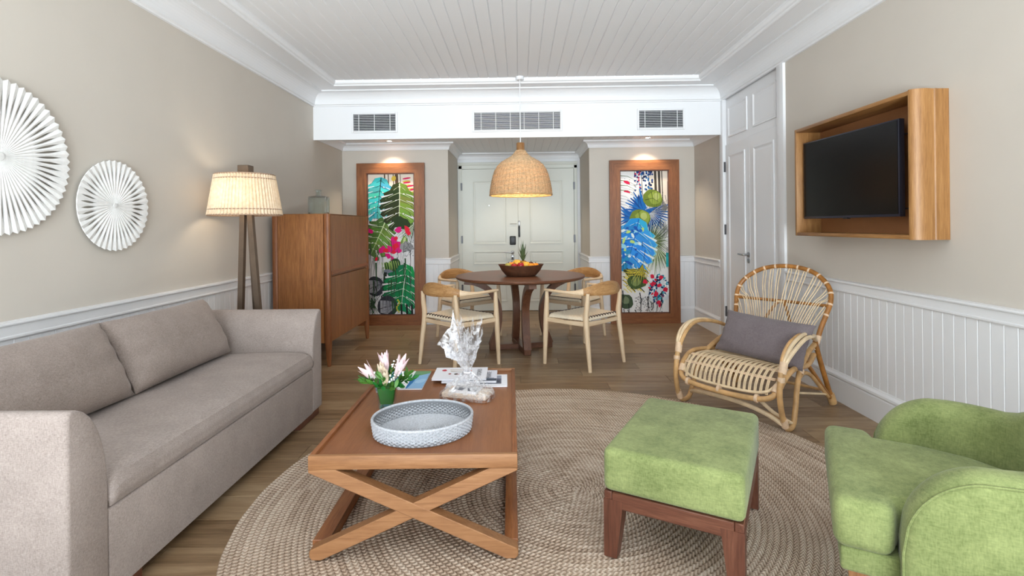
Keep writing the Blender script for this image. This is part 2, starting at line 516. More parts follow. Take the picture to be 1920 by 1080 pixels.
# plank-shaped floor tiles, long side across the room
PL, PW = 1.2, 0.19
bm = bmesh.new(); add_box(bm, (-PL / 2 + .0012, -PW / 2 + .0012, -0.008), (PL / 2 - .0012, PW / 2 - .0012, 0.0), 0.0012, 1)
plank0 = None
row = 0
y = 2.574 - PW * 22
while y < YD:
    off = (row * 0.43) % 1.0 * PL
    x = XL - PL + off
    while x < XR:
        a, b = max(x, XL), min(x + PL, XR)
        if y > YW - 0.01: a, b = max(a, AL), min(b, AR)
        y1 = min(y + PW, YD)
        if b - a > 0.02 and y > -1.8 and y1 - y > 0.02:
            sx, sy = (b - a) / PL, (y1 - y) / PW
            lc = ((a + b) / 2 - floor.location.x, (y + y1) / 2 - floor.location.y, -floor.location.z)
            if plank0 is None:
                plank0 = from_bm('plank', bm, M['floor'], floor); plank0.location = lc; plank0.scale = (sx, sy, 1)
            else: share(plank0, floor, lc, (0, 0, 0), (sx, sy, 1))
        x += PL
    y += PW; row += 1

struct(box('floor_terrace', (-4, -9.5, -.12), (4, YR - T, -.006), plain('pale_terrace_paving', rgb(206, 202, 196), .8)))
wall_left = struct(box('wall_left', (XL - T, YR - T, 0), (XL, YW + T, 2.95), M['wall']))
wall_right = struct(box('wall_right', (XR, YR - T, 0), (XR + T, 4.42, 2.95), M['wall']))
wall_niche_right = struct(box('wall_niche_right', (XR, 5.66, 0), (XR + T, YW + T, 2.95), M['wall']))
wall_over_door = struct(box('wall_over_door', (XR + .02, 4.42, 2.10), (XR + T, 5.66, 2.95), M['white']))
wall_back_left = struct(box('wall_back_left', (XL, YW, 0), (AL, YW + T, 2.6), M['wall']))
wall_back_right = struct(box('wall_back_right', (AR, YW, 0), (XR, YW + T, 2.6), M['wall']))
wall_alcove_left = struct(box('wall_alcove_left', (AL - T, YW + T, 0), (AL, YD + T, 2.6), M['wall']))
wall_alcove_right = struct(box('wall_alcove_right', (AR, YW + T, 0), (AR + T, YD + T, 2.6), M['wall']))
wall_entrance = struct(box('wall_entrance', (AL - T, YD, 0), (AR + T, YD + T, 2.6), M['white']))
# rear wall around the glazed terrace opening behind the camera
bm = bmesh.new()
add_box(bm, (XL - T, YR - T, 0), (-2.08, YR, 2.95)); add_box(bm, (2.04, YR - T, 0), (XR + T, YR, 2.95)); add_box(bm, (-2.08, YR - T, 2.58), (2.04, YR, 2.95))
wall_rear = struct(from_bm('wall_rear', bm, M['wall']))
w = thing('window_1', 'wide white framed glazed terrace door', 'window'); w['kind'] = 'structure'
del w['label']; del w['category']
for k in range(4):
    xa = -2.08 + k * 1.03
    box('pane', (xa + .05, YR - .065, .07), (xa + .98, YR - .06, 2.53), M['pane'], w)
    bm = bmesh.new()
    add_box(bm, (xa, YR - .09, 0), (xa + .05, YR - .03, 2.58)); add_box(bm, (xa + .98, YR - .09, 0), (xa + 1.03, YR - .03, 2.58))
    add_box(bm, (xa + .05, YR - .09, 0), (xa + .98, YR - .03, .07)); add_box(bm, (xa + .05, YR - .09, 2.53), (xa + .98, YR - .03, 2.58))
    from_bm('sash', bm, M['white'], w)

ceiling = struct(box('ceiling', (XL - T, YR - T, ZC + .012), (XR + T, YB + .1, ZC + .12), M['ceiling']))
def tongue_board(name, length, width, depth, ch, mat, parent):
    """board lying along Y, visible face down, chamfered long edges"""
    w2 = width / 2 - .0004
    pr = [(-w2, depth), (-w2, ch), (-w2 + ch, 0), (w2 - ch, 0), (w2, ch), (w2, depth)]
    return prism(name, pr, -length / 2, length / 2, 'y', mat, parent)
x = XL + .38
CB = 0.1
cb0 = None
while x < XR - .38:
    lc = Vector((x + CB / 2, (YR + 5.32) / 2, ZC)) - ceiling.location
    if cb0 is None:
        cb0 = tongue_board('ceiling_board', 5.32 - YR, CB, .014, .006, M['ceiling'], ceiling); cb0.location = lc
    else: share(cb0, ceiling, lc)
    x += CB
ceiling_niche = struct(box('ceiling_niche', (XL, YB + .03, ZN + .012), (XR, YD, ZN + .1), M['ceiling']))
cb1 = cb2 = None
x = XL
while x < XR - .01:
    inside = x + CB / 2 > AL and x + CB / 2 < AR
    ya, yb = YB + .03, (YD if inside else YW)
    lc = Vector((x + CB / 2, (ya + yb) / 2, ZN)) - ceiling_niche.location
    if inside:
        if cb1 is None: cb1 = tongue_board('ceiling_board', yb - ya, CB, .014, .004, M['ceiling'], ceiling_niche); cb1.location = lc
        else: share(cb1, ceiling_niche, lc)
    else:
        if cb2 is None: cb2 = tongue_board('ceiling_board', yb - ya, CB, .014, .004, M['ceiling'], ceiling_niche); cb2.location = lc
        else: share(cb2, ceiling_niche, lc)
    x += CB
wall_bulkhead = struct(box('wall_bulkhead', (XL, YB, 2.232), (XR, YB + .03, 2.9), M['white']))

# cove cornice with soffit and double bead round the main ceiling
prof = [(0, 2.60), (.02, 2.60), (.024, 2.612), (.036, 2.618)]
for k in range(9):
    t = k / 8 * PI / 2
    prof.append((.036 + .105 * (1 - math.cos(t)), 2.625 + .11 * math.sin(t)))
prof += [(.152, 2.735), (.154, 2.748), (.335, 2.750), (.337, 2.738), (.344, 2.730), (.354, 2.727), (.364, 2.731), (.368, 2.742), (.380, 2.746), (.386, 2.752), (.392, 2.764), (.394, 2.79), (.394, 2.86), (0, 2.86)]
struct(sweep('trim_1', [(XL, YR), (XL, YB), (XR, YB), (XR, YR)], prof, M['white']))
# small cornice in the picture niche and alcove
prof = [(0, 2.245), (.012, 2.245), (.016, 2.258)]
for k in range(7):
    t = k / 6 * PI / 2
    prof.append((.018 + .055 * (1 - math.cos(t)), 2.262 + .052 * math.sin(t)))
prof += [(.08, 2.316), (.08, 2.34), (0, 2.34)]
struct(sweep('trim_2', [(XL, YB + .03), (XL, YW), (AL, YW), (AL, YD), (AR, YD), (AR, YW), (XR, YW), (XR, YB + .03)], prof, M['white']))
# dado rail and baseboards
RAIL = [(0, .770), (.020, .770), (.024, .776), (.024, .784), (.020, .788), (.020, .830), (.030, .834), (.032, .840), (.030, .848), (0, .852)]
BASE = [(0, 0), (.028, 0), (.028, .150), (.022, .156), (.022, .164), (.032, .168), (.030, .182), (.018, .196), (.014, .206), (0, .206)]
runs = {'left': [(XL, YR), (XL, YW), (AL, YW), (AL, YD - .03)], 'niche': [(AR, YD - .03), (AR, YW), (XR, YW), (XR, 5.76)], 'right': [(XR, 4.33), (XR, YR)]}
for k, (s, path) in enumerate(runs.items()):
    struct(sweep('trim_%d' % (3 + k), path, RAIL, M['white']))
    struct(sweep('baseboard_%s' % s, path, BASE, M['white']))
# tongue-and-groove wainscot boards (each one a part of its wall)
def wainscot(wall, p0, direction, normal, length, b0):
    n = int(round(length / HB)); pitch = length / n
    d = Vector(direction); nm = Vector(normal)
    for k in range(n):
        c = Vector(p0) + d * (pitch * (k + .5))
        lc = Vector((c.x, c.y, .486)) - wall.location
        ang = math.atan2(-nm.x, nm.y)
        if b0 is None:
            ch = .0036; w2 = HB / 2; dp = .012
            pr = [(-w2, 0), (-w2, dp - ch), (-w2 + ch, dp), (w2 - ch, dp), (w2, dp - ch), (w2, 0)]
            b0 = prism('wainscot_board', pr, -.288, .288, 'z', M['white'], wall)
            b0.location = lc; b0.rotation_euler = (0, 0, ang); b0.scale = (pitch / HB, 1, 1)
        else: share(b0, wall, lc, (0, 0, ang), (pitch / HB, 1, 1))
    return b0
b0 = wainscot(wall_left, (XL, 0.0), (0, 1), (1, 0), YW - 0.012, None)
wainscot(wall_right, (XR, 0.0), (0, 1), (-1, 0), 4.33, b0)
wainscot(wall_niche_right, (XR, 5.76), (0, 1), (-1, 0), YW - 5.772, b0)
wainscot(wall_back_left, (XL + .012, YW), (1, 0), (0, -1), AL - XL - .012, b0)
wainscot(wall_back_right, (AR, YW), (1, 0), (0, -1), XR - AR - .012, b0)
wainscot(wall_alcove_left, (AL, YW), (0, 1), (1, 0), YD - YW - .03, b0)
wainscot(wall_alcove_right, (AR, YW), (0, 1), (-1, 0), YD - YW - .03, b0)

def moulded_panel(name, w, h, mat, parent, loc, rotz, raised=.006, sink=.012, mw=.03):
    """recessed panel with a moulded border; local X along the door, -Y towards the viewer, centred"""
    def ring(i, yy): return [(-w / 2 + i, yy, -h / 2 + i), (w / 2 - i, yy, -h / 2 + i), (w / 2 - i, yy, h / 2 - i), (-w / 2 + i, yy, h / 2 - i)]
    rs = [ring(0, .002), ring(0, -raised), ring(mw * .35, -raised * 1.2), ring(mw * .75, -.001), ring(mw, -.001), ring(mw + .012, -.004)]
    vs = [v for r in rs for v in r]; fs = []
    for k in range(len(rs) - 1):
        for j in range(4): fs.append((k * 4 + j, k * 4 + (j + 1) % 4, (k + 1) * 4 + (j + 1) % 4, (k + 1) * 4 + j))
    b = (len(rs) - 1) * 4; fs.append((b, b + 1, b + 2, b + 3)); fs.append((3, 2, 1, 0))
    o = from_py(name, vs, fs, mat, parent); o.location = loc; o.rotation_euler = (0, 0, rotz)
    return o

# ---- entrance double door at the end of the alcove
d1 = bpy.data.objects.new('door_1', None); COL.objects.link(d1); struct(d1)
d1.location = (-0.024, YD, 0)
DW, DH = .826, 2.098
for s in (-1, 1):
    cx = s * (DW / 2 + .001)
    leaf = box('door_leaf', (cx - DW / 2, -.035, .006), (cx + DW / 2, -.001, DH), M['door'], d1, .003, 1)
    off = -Vector(leaf.location)
    def lp(x, yy, z): return Vector((x, yy, z)) + off
    pw = .475
    for z0, z1 in ((.985, 1.925), (.69, .885), (.14, .60)):
        moulded_panel('door_panel', pw + .03, z1 - z0, M['door'], leaf, lp(cx, -.036, (z0 + z1) / 2), 0, .008, .01, .034)
    for z in (.34, 1.06, 1.84):
        hx = s * (DW + .004)
        b = box('hinge', Vector((hx - .012, -.046, z - .055)) + off, Vector((hx + .012, -.032, z + .055)) + off, M['dark_metal'], leaf, .003, 1)
    if s < 0:
        # handle, lock cylinder plate, key card reader, peephole
        hx = -.085
        lathe('handle_rose', [(0, 0), (.026, 0), (.026, .010), (.018, .014), (0, .014)], M['metal'], leaf, 20).matrix_local = Matrix.Translation(lp(hx, -.036, .865)) @ Matrix.Rotation(PI / 2, 4, 'X')
        tube('lever', [lp(hx, -.04, .865), lp(hx, -.075, .865), lp(hx - .02, -.082, .865), lp(hx - .13, -.08, .872)], [.010, .010, .010, .008], M['metal'], leaf, 10, n=4)
        bm = bmesh.new(); add_box(bm, lp(hx - .022, -.046, .755), lp(hx + .022, -.034, .825), .008, 2)
        from_bm('lock_plate', bm, M['metal'], leaf, True)
        bm = bmesh.new(); add_box(bm, lp(hx - .009, -.050, .765), lp(hx + .009, -.044, .800), .004, 1)
        from_bm('keyhole', bm, M['black'], leaf, True)
        bm = bmesh.new(); add_box(bm, lp(-.125, -.056, .975), lp(-.035, -.034, 1.105), .012, 3)
        from_bm('card_reader', bm, M['black'], leaf, True)
        lathe('peephole', [(0, 0), (.010, 0), (.008, .006), (0, .006)], M['metal'], leaf, 14).matrix_local = Matrix.Translation(lp(-.425, -.045, 1.56)) @ Matrix.Rotation(PI / 2, 4, 'X')
        tube('latch_bar', [lp(-.12, -.05, 1.285), lp(-.02, -.05, 1.285)], .005, M['metal'], leaf, 8)
    else:
        bm = bmesh.new(); add_box(bm, lp(.004, -.06, 1.09), lp(.03, -.034, 1.25), .006, 2)
        from_bm('security_latch', bm, M['black'], leaf, True)
        bm = bmesh.new(); add_box(bm, lp(.002, -.05, 1.25), lp(.03, -.034, 1.33), .006, 2)
        from_bm('latch_plate', bm, M['metal'], leaf, True)
bm = bmesh.new()
for s in (-1, 1):
    add_box(bm, (s * (DW + .005), -.03, 0), (s * (DW + .052), 0, DH + .05), .004, 1)
add_box(bm, (-DW - .052, -.03, DH + .003), (DW + .052, 0, DH + .06), .004, 1)
add_box(bm, (-DW - .058, -.045, DH + .06), (DW + .058, 0, DH + .10), .006, 2)
from_bm('architrave', bm, M['door'], d1, True)

# ---- cupboard double door with transom on the right-hand wall
d2 = bpy.data.objects.new('door_2', None); COL.objects.link(d2); struct(d2)
d2.location = (XR, 5.05, 0); d2.rotation_euler = (0, 0, -PI / 2)     # local +X -> -Y (towards camera), local -Y -> -X (into the room)
RW = .585; RH = 2.11
for s in (-1, 1):
    cx = s * RW / 2
    leaf = box('door_leaf', (cx - RW / 2 + .0015, .006, .006), (cx + RW / 2 - .0015, .04, RH - .004), M['white'], d2, .003, 1)
    off = -Vector(leaf.location)
    moulded_panel('door_panel', RW - .19, 1.80, M['white'], leaf, Vector((cx, .005, 1.09)) + off, 0, .010, .01, .04)
    for z in (.30, 1.19, 1.87):
        hx = s * (RW + .008)
        box('hinge', Vector((hx - .016, -.012, z - .055)) + off, Vector((hx + .016, .008, z + .055)) + off, M['dark_metal'], leaf, .003, 1)
    moulded_panel('transom_panel', RW - .13, .33, M['white'], d2, (cx, .018, 2.345), 0, .010, .01, .035)
    if s < 0:
        hx = -.035
        lathe('handle_rose', [(0, 0), (.026, 0), (.026, .010), (.018, .014), (0, .014)], M['metal'], leaf, 20).matrix_local = Matrix.Translation(Vector((hx, .006, .945)) + off) @ Matrix.Rotation(PI / 2, 4, 'X')
        tube('lever', [Vector(v) + off for v in ((hx, 0, .945), (hx, -.045, .945), (hx - .02, -.052, .945), (hx - .11, -.052, .948))], [.010, .010, .010, .008], M['metal'], leaf, 10, n=4)
        lathe('lock_rose', [(0, 0), (.024, 0), (.024, .009), (.010, .012), (0, .012)], M['metal'], leaf, 20).matrix_local = Matrix.Translation(Vector((hx, .006, .885)) + off) @ Matrix.Rotation(PI / 2, 4, 'X')
box('transom_rail', (-RW - .002, .0185, RH), (RW + .002, .0199, 2.62), M['white'], d2)
for x0, x1 in ((-RW - .10, -RW - .002), (RW + .002, RW + .115)):
    bm = bmesh.new()
    add_box(bm, (x0, -.022, 0), (x1, .06, 2.61), .006, 2)
    xi = x1 if x0 < 0 else x0
    from_bm('jamb', bm, M['white'], d2, True)

# ---- air-conditioning grilles on the bulkhead
def vent(x0, x1, z0, z1, label, nsl, bars):
    v = thing('air_vent', label, 'vent', ((x0 + x1) / 2, YB, (z0 + z1) / 2), 0, 'air vents on the white bulkhead')
    w, h = x1 - x0, z1 - z0
    box('vent_shade_sheet', (-w / 2, -.002, -h / 2), (w / 2, 0, h / 2), M['dark'], v)  # dark sheet painted as the shade behind the slats
    bm = bmesh.new(); e = .022
    add_box(bm, (-w / 2 - e, -.016, -h / 2 - e), (-w / 2, 0, h / 2 + e), .003, 1); add_box(bm, (w / 2, -.016, -h / 2 - e), (w / 2 + e, 0, h / 2 + e), .003, 1)
    add_box(bm, (-w / 2, -.016, -h / 2 - e), (w / 2, 0, -h / 2), .003, 1); add_box(bm, (-w / 2, -.016, h / 2), (w / 2, 0, h / 2 + e), .003, 1)
    from_bm('frame', bm, M['white'], v, True)
    s0 = None
    for k in range(nsl):
        z = -h / 2 + h * (k + .5) / nsl
        if s0 is None:
            s0 = box('slat', (-w / 2, -.0125, -.0019), (w / 2, -.004, .0019), M['white'], v); s0.location = (0, -.008, z)
        else: share(s0, v, (0, -.008, z))
    for f in bars: box('mullion', (-w / 2 + w * f - .003, -.015, -h / 2), (-w / 2 + w * f + .003, -.011, h / 2), M['white'], v)
vent(-1.833, -1.364, 2.325, 2.509, 'small white air vent on bulkhead above the turquoise leaf painting', 10, (.13, .5, .87))
vent(-.490, .459, 2.318, 2.508, 'long white air vent in the middle of the bulkhead behind pendant cord', 14, (.08, .25, .42, .58, .75, .92))
vent(1.328, 1.806, 2.318, 2.506, 'small white air vent on bulkhead above the blue leaf painting', 10, (.13, .5, .87))

# ---- recessed downlights in the niche ceiling
def downlight(x, y, label, power):
    t = thing('downlight', label, 'light', (x, y, ZN), 0, 'recessed niche downlights')
    lathe('bezel', [(.030, -.004), (.042, -.004), (.045, 0), (.030, 0)], M['white'], t, 24)
    lathe('lens', [(0, -.002), (.030, -.002), (.030, 0), (0, 0)], M['downlight'], t, 24)
    d = bpy.data.lights.new('downlight_beam', 'SPOT'); d.energy = power; d.color = (1.0, .84, .64); d.spot_size = math.radians(105); d.spot_blend = .6; d.shadow_soft_size = .03
    o = bpy.data.objects.new('downlight_beam', d); COL.objects.link(o); o.parent = t; o.location = (0, 0, -.02)
downlight(-1.62, 6.415, 'glowing recessed downlight above the turquoise leaf painting', 22)
downlight(1.605, 6.415, 'glowing recessed downlight above the blue leaf painting', 22)
downlight(0.0, 6.95, 'unseen added downlight in the entrance alcove ceiling', 16)  # lamp out of view, added to brighten the alcove

# ================================================================ LARGE FURNITURE
# ---- sofa along the left wall
SX0, SX1, SY0, SY1 = -2.235, -1.355, 1.51, 3.475      # back, front, near arm, far arm
sofa = thing('sofa', 'long taupe woven fabric sofa with sloping arms against the left wall', 'sofa', ((SX0 + SX1) / 2, (SY0 + SY1) / 2, 0))
ox, oy = sofa.location.x, sofa.location.y
AT, ATH, SZ = .155, .705, .345
def armprof(sgn, y0):
    pr = [(y0, .05), (y0, ATH - .02), (y0 + sgn * .006, ATH - .004), (y0 + sgn * .02, ATH)]
    for k in range(1, 10):
        t = PI / 2 * k / 9
        pr.append((y0 + sgn * (.02 + (AT - .02) * math.sin(t)), .42 + (ATH - .42) * math.cos(t)))
    pr.append((y0 + sgn * AT, .05))
    return pr
for sgn, y0 in ((1, SY0), (-1, SY1)):
    pr = [(a - oy, b) for a, b in armprof(sgn, y0)]
    prism('arm', pr, SX0 - ox, SX1 - ox, 'x', M['sofa'], sofa, .012, 3)
L0, L1 = SY0 + AT, SY1 - AT
prism('backrest', [(SX0 - ox, .05), (SX0 - ox, .69), (SX0 - ox + .015, .705), (SX0 - ox + .08, .702), (SX0 - ox + .10, .685), (SX0 - ox + .17, .30), (SX0 - ox + .17, .05)], L0 - oy, L1 - oy, 'y', M['sofa'], sofa, .012, 3)
prism('front_panel', [(SX0 + .17 - ox, .05), (SX0 + .17 - ox, .30), (SX1 - ox - .01, .338), (SX1 - ox, .332), (SX1 - ox, .05)], L0 - oy, L1 - oy, 'y', M['sofa'], sofa, .006, 2)
# seat cushion, softly crowned
def seatf(u, v):
    y = L0 + .004 + (L1 - L0 - .008) * u
    ring = []
    d0, d1, z0, z1 = SX0 + .20, SX1 + .006, .338, .452
    pts = [(d0, z0), (d1 - .03, z0), (d1 - .006, z0 + .006), (d1 + .004, z0 + .03), (d1 + .002, z1 - .05), (d1 - .012, z1 - .018), (d1 - .045, z1 - .002), (d1 - .15, z1 + .006), (d1 - .35, z1 + .004), (d0, z1 - .01), (d0, z0)]
    k = min(int(v * 10), 9); t = v * 10 - k
    a, b = pts[k], pts[k + 1]
    e = min(u, 1 - u); sag = .012 * max(0, 1 - e / .02)
    z = a[1] + (b[1] - a[1]) * t
    return (a[0] + (b[0] - a[0]) * t - ox - (sag * .6 if z > .4 else 0), y - oy, z - (sag if z > .40 else 0) + .003 * math.sin(u * 17) * (1 if z > .44 else 0))
sc = grid('seat_cushion', seatf, 60, 41, M['sofa'], sofa)
bm = bmesh.new(); bm.from_mesh(sc.data); bmesh.ops.remove_doubles(bm, verts=bm.verts, dist=1e-5); bmesh.ops.holes_fill(bm, edges=[e for e in bm.edges if e.is_boundary]); bmesh.ops.recalc_face_normals(bm, faces=bm.faces); bm.to_mesh(sc.data); bm.free()
for p in sc.data.polygons: p.use_smooth = True
for yc in (SY0 + .17, SY1 - .17):
    for xa in (SX0 + .03, SX1 - .075):
        box('foot', (xa - ox, yc - .15 - oy, 0), (xa + .06 - ox, yc + .15 - oy, .052), wood('mahogany', 'y'), sofa, .004, 1)
for yy, sg in ((SY0 + .012, 1), (SY1 - .012, -1)):      # seam down the outer edge of each arm front
    tube('piping', [(SX1 - ox - .004, yy - oy + sg * .016, .06), (SX1 - ox - .004, yy - oy + sg * .016, .66)], .0022, M['sofa_cushion'], sofa, 6)

def leaned(name, label, w, h, t, mat, loc, yaw, lean, seed, cat='cushion', group=None, pinch=.025):
    o = pillow(name, w, h, t, mat, None, 24, pinch, seed)
    o.rotation_mode = 'XYZ'
    o.matrix_world = Matrix.Translation(loc) @ Matrix.Rotation(yaw, 4, 'Z') @ Matrix.Rotation(lean, 4, 'X')
    tag(o, label, cat, group)
    return o
# local XZ plane faces -Y; yaw turns it to face +X
c1 = leaned('sofa_cushion', 'taupe back cushion on the sofa nearest the camera beside the near arm', .80, .385, .17, M['sofa_cushion'], (-1.855, 2.035, .462), PI / 2, -.46, 3, group='loose sofa back cushions')
c2 = leaned('sofa_cushion', 'taupe back cushion on the sofa next to the far arm', .84, .385, .17, M['sofa_cushion'], (-1.86, 2.862, .462), PI / 2 + .02, -.48, 11, group='loose sofa back cushions')

# ---- round braided jute rug
RC = (0.253, 2.43); RR = 1.498
rings = int(RR / .0225); seg = 300
vs, fs = [(0, 0, .010)], []
nr = 0
for i in range(rings):
    r0 = i * .0225
    for f, z in ((.12, .006), (.5, .0125), (.88, .006)):
        rr = r0 + f * .0225
        for k in range(seg):
            th = 2 * PI * k / seg
            j = .0016 * math.sin(th * 37 + i * 2.1) * (1 if i > 3 else 0) + .002 * math.sin(th * 5 + i * .25)
            vs.append(((rr + j) * math.cos(th), (rr + j) * math.sin(th), z)); 
        nr += 1
for a in range(nr - 1):
    for k in range(seg):
        k2 = (k + 1) % seg
        fs.append((1 + a * seg + k, 1 + a * seg + k2, 1 + (a + 1) * seg + k2, 1 + (a + 1) * seg + k))
for k in range(seg): fs.append((0, 1 + k, 1 + (k + 1) % seg))
base = len(vs)
for k in range(seg):
    v = vs[1 + (nr - 1) * seg + k]; vs.append((v[0] * 1.002, v[1] * 1.002, .0005))
for k in range(seg):
    k2 = (k + 1) % seg; a = 1 + (nr - 1) * seg
    fs.append((a + k, a + k2, base + k2, base + k))
me = bpy.data.meshes.new('rug'); me.from_pydata(vs, [], fs); me.update()
rug = finish(bpy.data.objects.new('rug', me), M['jute'], None, 'all'); rug.location = (RC[0], RC[1], 0)
tag(rug, 'large round braided jute rug under the coffee table', 'rug')

# ---- coffee table
ct = thing('coffee_table', 'rectangular oak coffee table with crossed X legs standing on the rug', 'table', (-.418, 2.487, .0128), .018)
CW, CL = .78, 1.165; a, b = CW / 2, CL / 2; ZT = .39
box('tabletop', (-a + .018, -b + .018, ZT - .045), (a - .018, b - .018, ZT - .013), wood('tabletop', 'y'), ct)
for s in (-1, 1):
    box('side_rim', (s * a - (.02 if s > 0 else 0), -b + .02, ZT - .052), (s * a + (.02 if s < 0 else 0), b - .02, ZT), wood('oak_frame', 'y'), ct, .003, 2)
    box('end_rim', (-a, s * b - (.02 if s > 0 else 0), ZT - .052), (a, s * b + (.02 if s < 0 else 0), ZT), wood('oak_table', 'x'), ct, .003, 2)
    box('floor_runner', (s * (a - .052), -b + .05, 0), (s * a, b - .05, .046), wood('oak_frame', 'y'), ct, .004, 2)
    # crossed beams
    for q in (-1, 1):
        p0 = Vector((-q * (a - .035), s * (b - .026), .024)); p1 = Vector((q * (a - .062), s * (b - .026), ZT - .062))
        d = (p1 - p0); L = d.length; ang = math.atan2(d.z, d.x)
        hw = .0255
        dx = d.normalized(); up = Vector((-dx.z, 0, dx.x))
        if up.z < 0: up = -up
        A, B = p0 - dx * .02, p1 + dx * .05
        zt = ZT - .052
        def clip(P, Q, z):
            t = (z - P.z) / (Q.z - P.z); return P + (Q - P) * t
        lo1, lo2 = A - up * hw, B - up * hw; hi1, hi2 = A + up * hw, B + up * hw
        e1, e2 = clip(lo1, lo2, zt), clip(hi1, hi2, zt)
        f1 = clip(lo1, lo2, 0.0)
        foot = Vector((-q * a, 0, .028))
        poly = [(f1.x, 0.0), (e1.x if abs(e1.x) < a else q * a, zt), (e2.x, zt), (hi1.x, hi1.z), (-q * a, .030), (-q * (a - .012), 0.0)]
        if abs(e1.x) > a:
            g = lo1 + (lo2 - lo1) * ((q * a - lo1.x) / (lo2.x - lo1.x)); poly = [(f1.x, 0.0), (q * a, g.z), (q * a, zt), (e2.x, zt), (hi1.x, hi1.z), (-q * a, .034), (-q * a, .012), (-q * (a - .012), 0.0)]
        y0, y1 = sorted((s * b, s * (b - .05)))
        dd = .0012 * q
        prism('crossed_leg', poly, y0 + dd, y1 + dd, 'y', wood('oak_table', 'x'), ct, .003, 1)

# ---- green ottoman
WOT = (.672, 2.105, .0128)
ot = thing('ottoman', 'square green upholstered ottoman on tapered mahogany legs on the rug', 'ottoman', WOT, math.radians(-28.4))
wx, wy = .245, .33
bm = bmesh.new(); add_box(bm, (-wx, -wy, .243), (wx, wy, .405), .026, 4)
for v in bm.verts:
    if v.co.z > .37: v.co.z += .010 * (1 - (v.co.x / wx) ** 2) * (1 - (v.co.y / wy) ** 2)
from_bm('cushion', bm, M['green'], ot, True)
for s in (-1, 1):
    box('side_rail', (s * (wx - .004) - (.03 if s > 0 else 0), -wy + .006, .185), (s * (wx - .004) + (.03 if s < 0 else 0), wy - .006, .243), wood('mahogany', 'y'), ot, .003, 1)
    box('end_rail', (-wx + .035, s * (wy - .004) - (.03 if s > 0 else 0), .185), (wx - .035, s * (wy - .004) + (.03 if s < 0 else 0), .243), wood('mahogany', 'x'), ot, .003, 1)
    for q in (-1, 1):
        x1, y1 = s * (wx - .003), q * (wy - .003)
        def corner(w): return [(x1, y1), (x1 - s * w, y1), (x1 - s * w, y1 - q * w), (x1, y1 - q * w)]
        vs = [(x, y, .215) for x, y in corner(.075)] + [(x, y, 0) for x, y in corner(.048)]
        from_py('leg', vs, [(0, 1, 2, 3), (7, 6, 5, 4), (0, 4, 5, 1), (1, 5, 6, 2), (2, 6, 7, 3), (3, 7, 4, 0)], wood('mahogany', 'z'), ot)

# ---- green tub armchair (partly outside the frame)
ga = thing('armchair', 'green velvet tub armchair with loose T shaped seat cushion facing the ottoman', 'armchair', (1.095, 1.858, 0), math.radians(-118.5))
# seat cushion: rounded T
poly = [(.335, .0), (.335, .15), (.262, .165), (.255, .30), (.21, .44), (.13, .535), (0, .565), (-.13, .535), (-.21, .44), (-.255, .30), (-.262, .165), (-.335, .15), (-.335, .0)]
gc = prism('seat_cushion', poly, .272, .425, 'z', M['green'], ga, .034, 4)
prism('seat_base', [(.318, .018), (.318, .17), (.25, .18), (.25, .40), (-.25, .40), (-.25, .18), (-.318, .17), (-.318, .018)], .20, .275, 'z', M['green'], ga, .012, 3)
# swept tub shell
path = []
Wc, yF, yBk = .318, .165, .64
for k in range(16): path.append((Wc, yF + (.34 - yF) * k / 15))
for k in range(1, 24):
    t = PI * k / 24
    path.append((Wc * math.cos(t), .34 + (yBk - .34) * math.sin(t) ** .85))
for k in range(16): path.append((-Wc, .34 - (.34 - yF) * k / 15))
N = len(path); sec = 14; vs, fs, outer = [], [], []
cum = [0]
for i in range(1, N): cum.append(cum[-1] + math.dist(path[i], path[i - 1]))
for i, (x, y) in enumerate(path):
    a_, b_ = path[max(i - 1, 0)], path[min(i + 1, N - 1)]
    t = Vector((b_[0] - a_[0], b_[1] - a_[1])).normalized(); nrm = Vector((t.y, -t.x))   # outward
    dist = min(cum[i], cum[-1] - cum[i])
    rise = .235; f = min(1, dist / .205)
    ztop = .345 + rise * math.sqrt(max(0, 1 - (1 - f) ** 2))
    mid = max(0, 1 - abs(cum[i] - cum[-1] / 2) / (cum[-1] * .22)); ztop += .14 * (mid * mid * (3 - 2 * mid))
    th = .062
    fl_ = min(1, dist / .02)
    for k in range(sec):
        u = k / (sec - 1)
        if k == 0: o_, z = th * .98, .20
        elif k == sec - 1: o_, z = -th * .98, .20
        elif k == 1: o_, z = th, .26
        elif k == sec - 2: o_, z = -th, .26
        else:
            ang = PI * (k - 2) / (sec - 5)
            o_ = th * math.cos(ang); z = ztop - .055 + .055 * math.sin(ang)
        o_ *= .8 + .2 * fl_
        vs.append((x + nrm.x * o_, y + nrm.y * o_, z))
    outer.append((x + nrm.x * (th * .86), y + nrm.y * (th * .86), ztop - .055 + .055 * .56))
for i in range(N - 1):
    for k in range(sec):
        fs.append((i * sec + k, i * sec + (k + 1) % sec, (i + 1) * sec + (k + 1) % sec, (i + 1) * sec + k))
fs.append(tuple(range(sec))); fs.append(tuple((N - 1) * sec + k for k in reversed(range(sec))))
from_py('tub_shell', vs, fs, M['green'], ga, True)
tube('piping', [(vs[2][0], vs[2][1], .21)] + outer + [(vs[(N - 1) * sec + 2][0], vs[(N - 1) * sec + 2][1], .21)], .0035, M['green'], ga, 6)
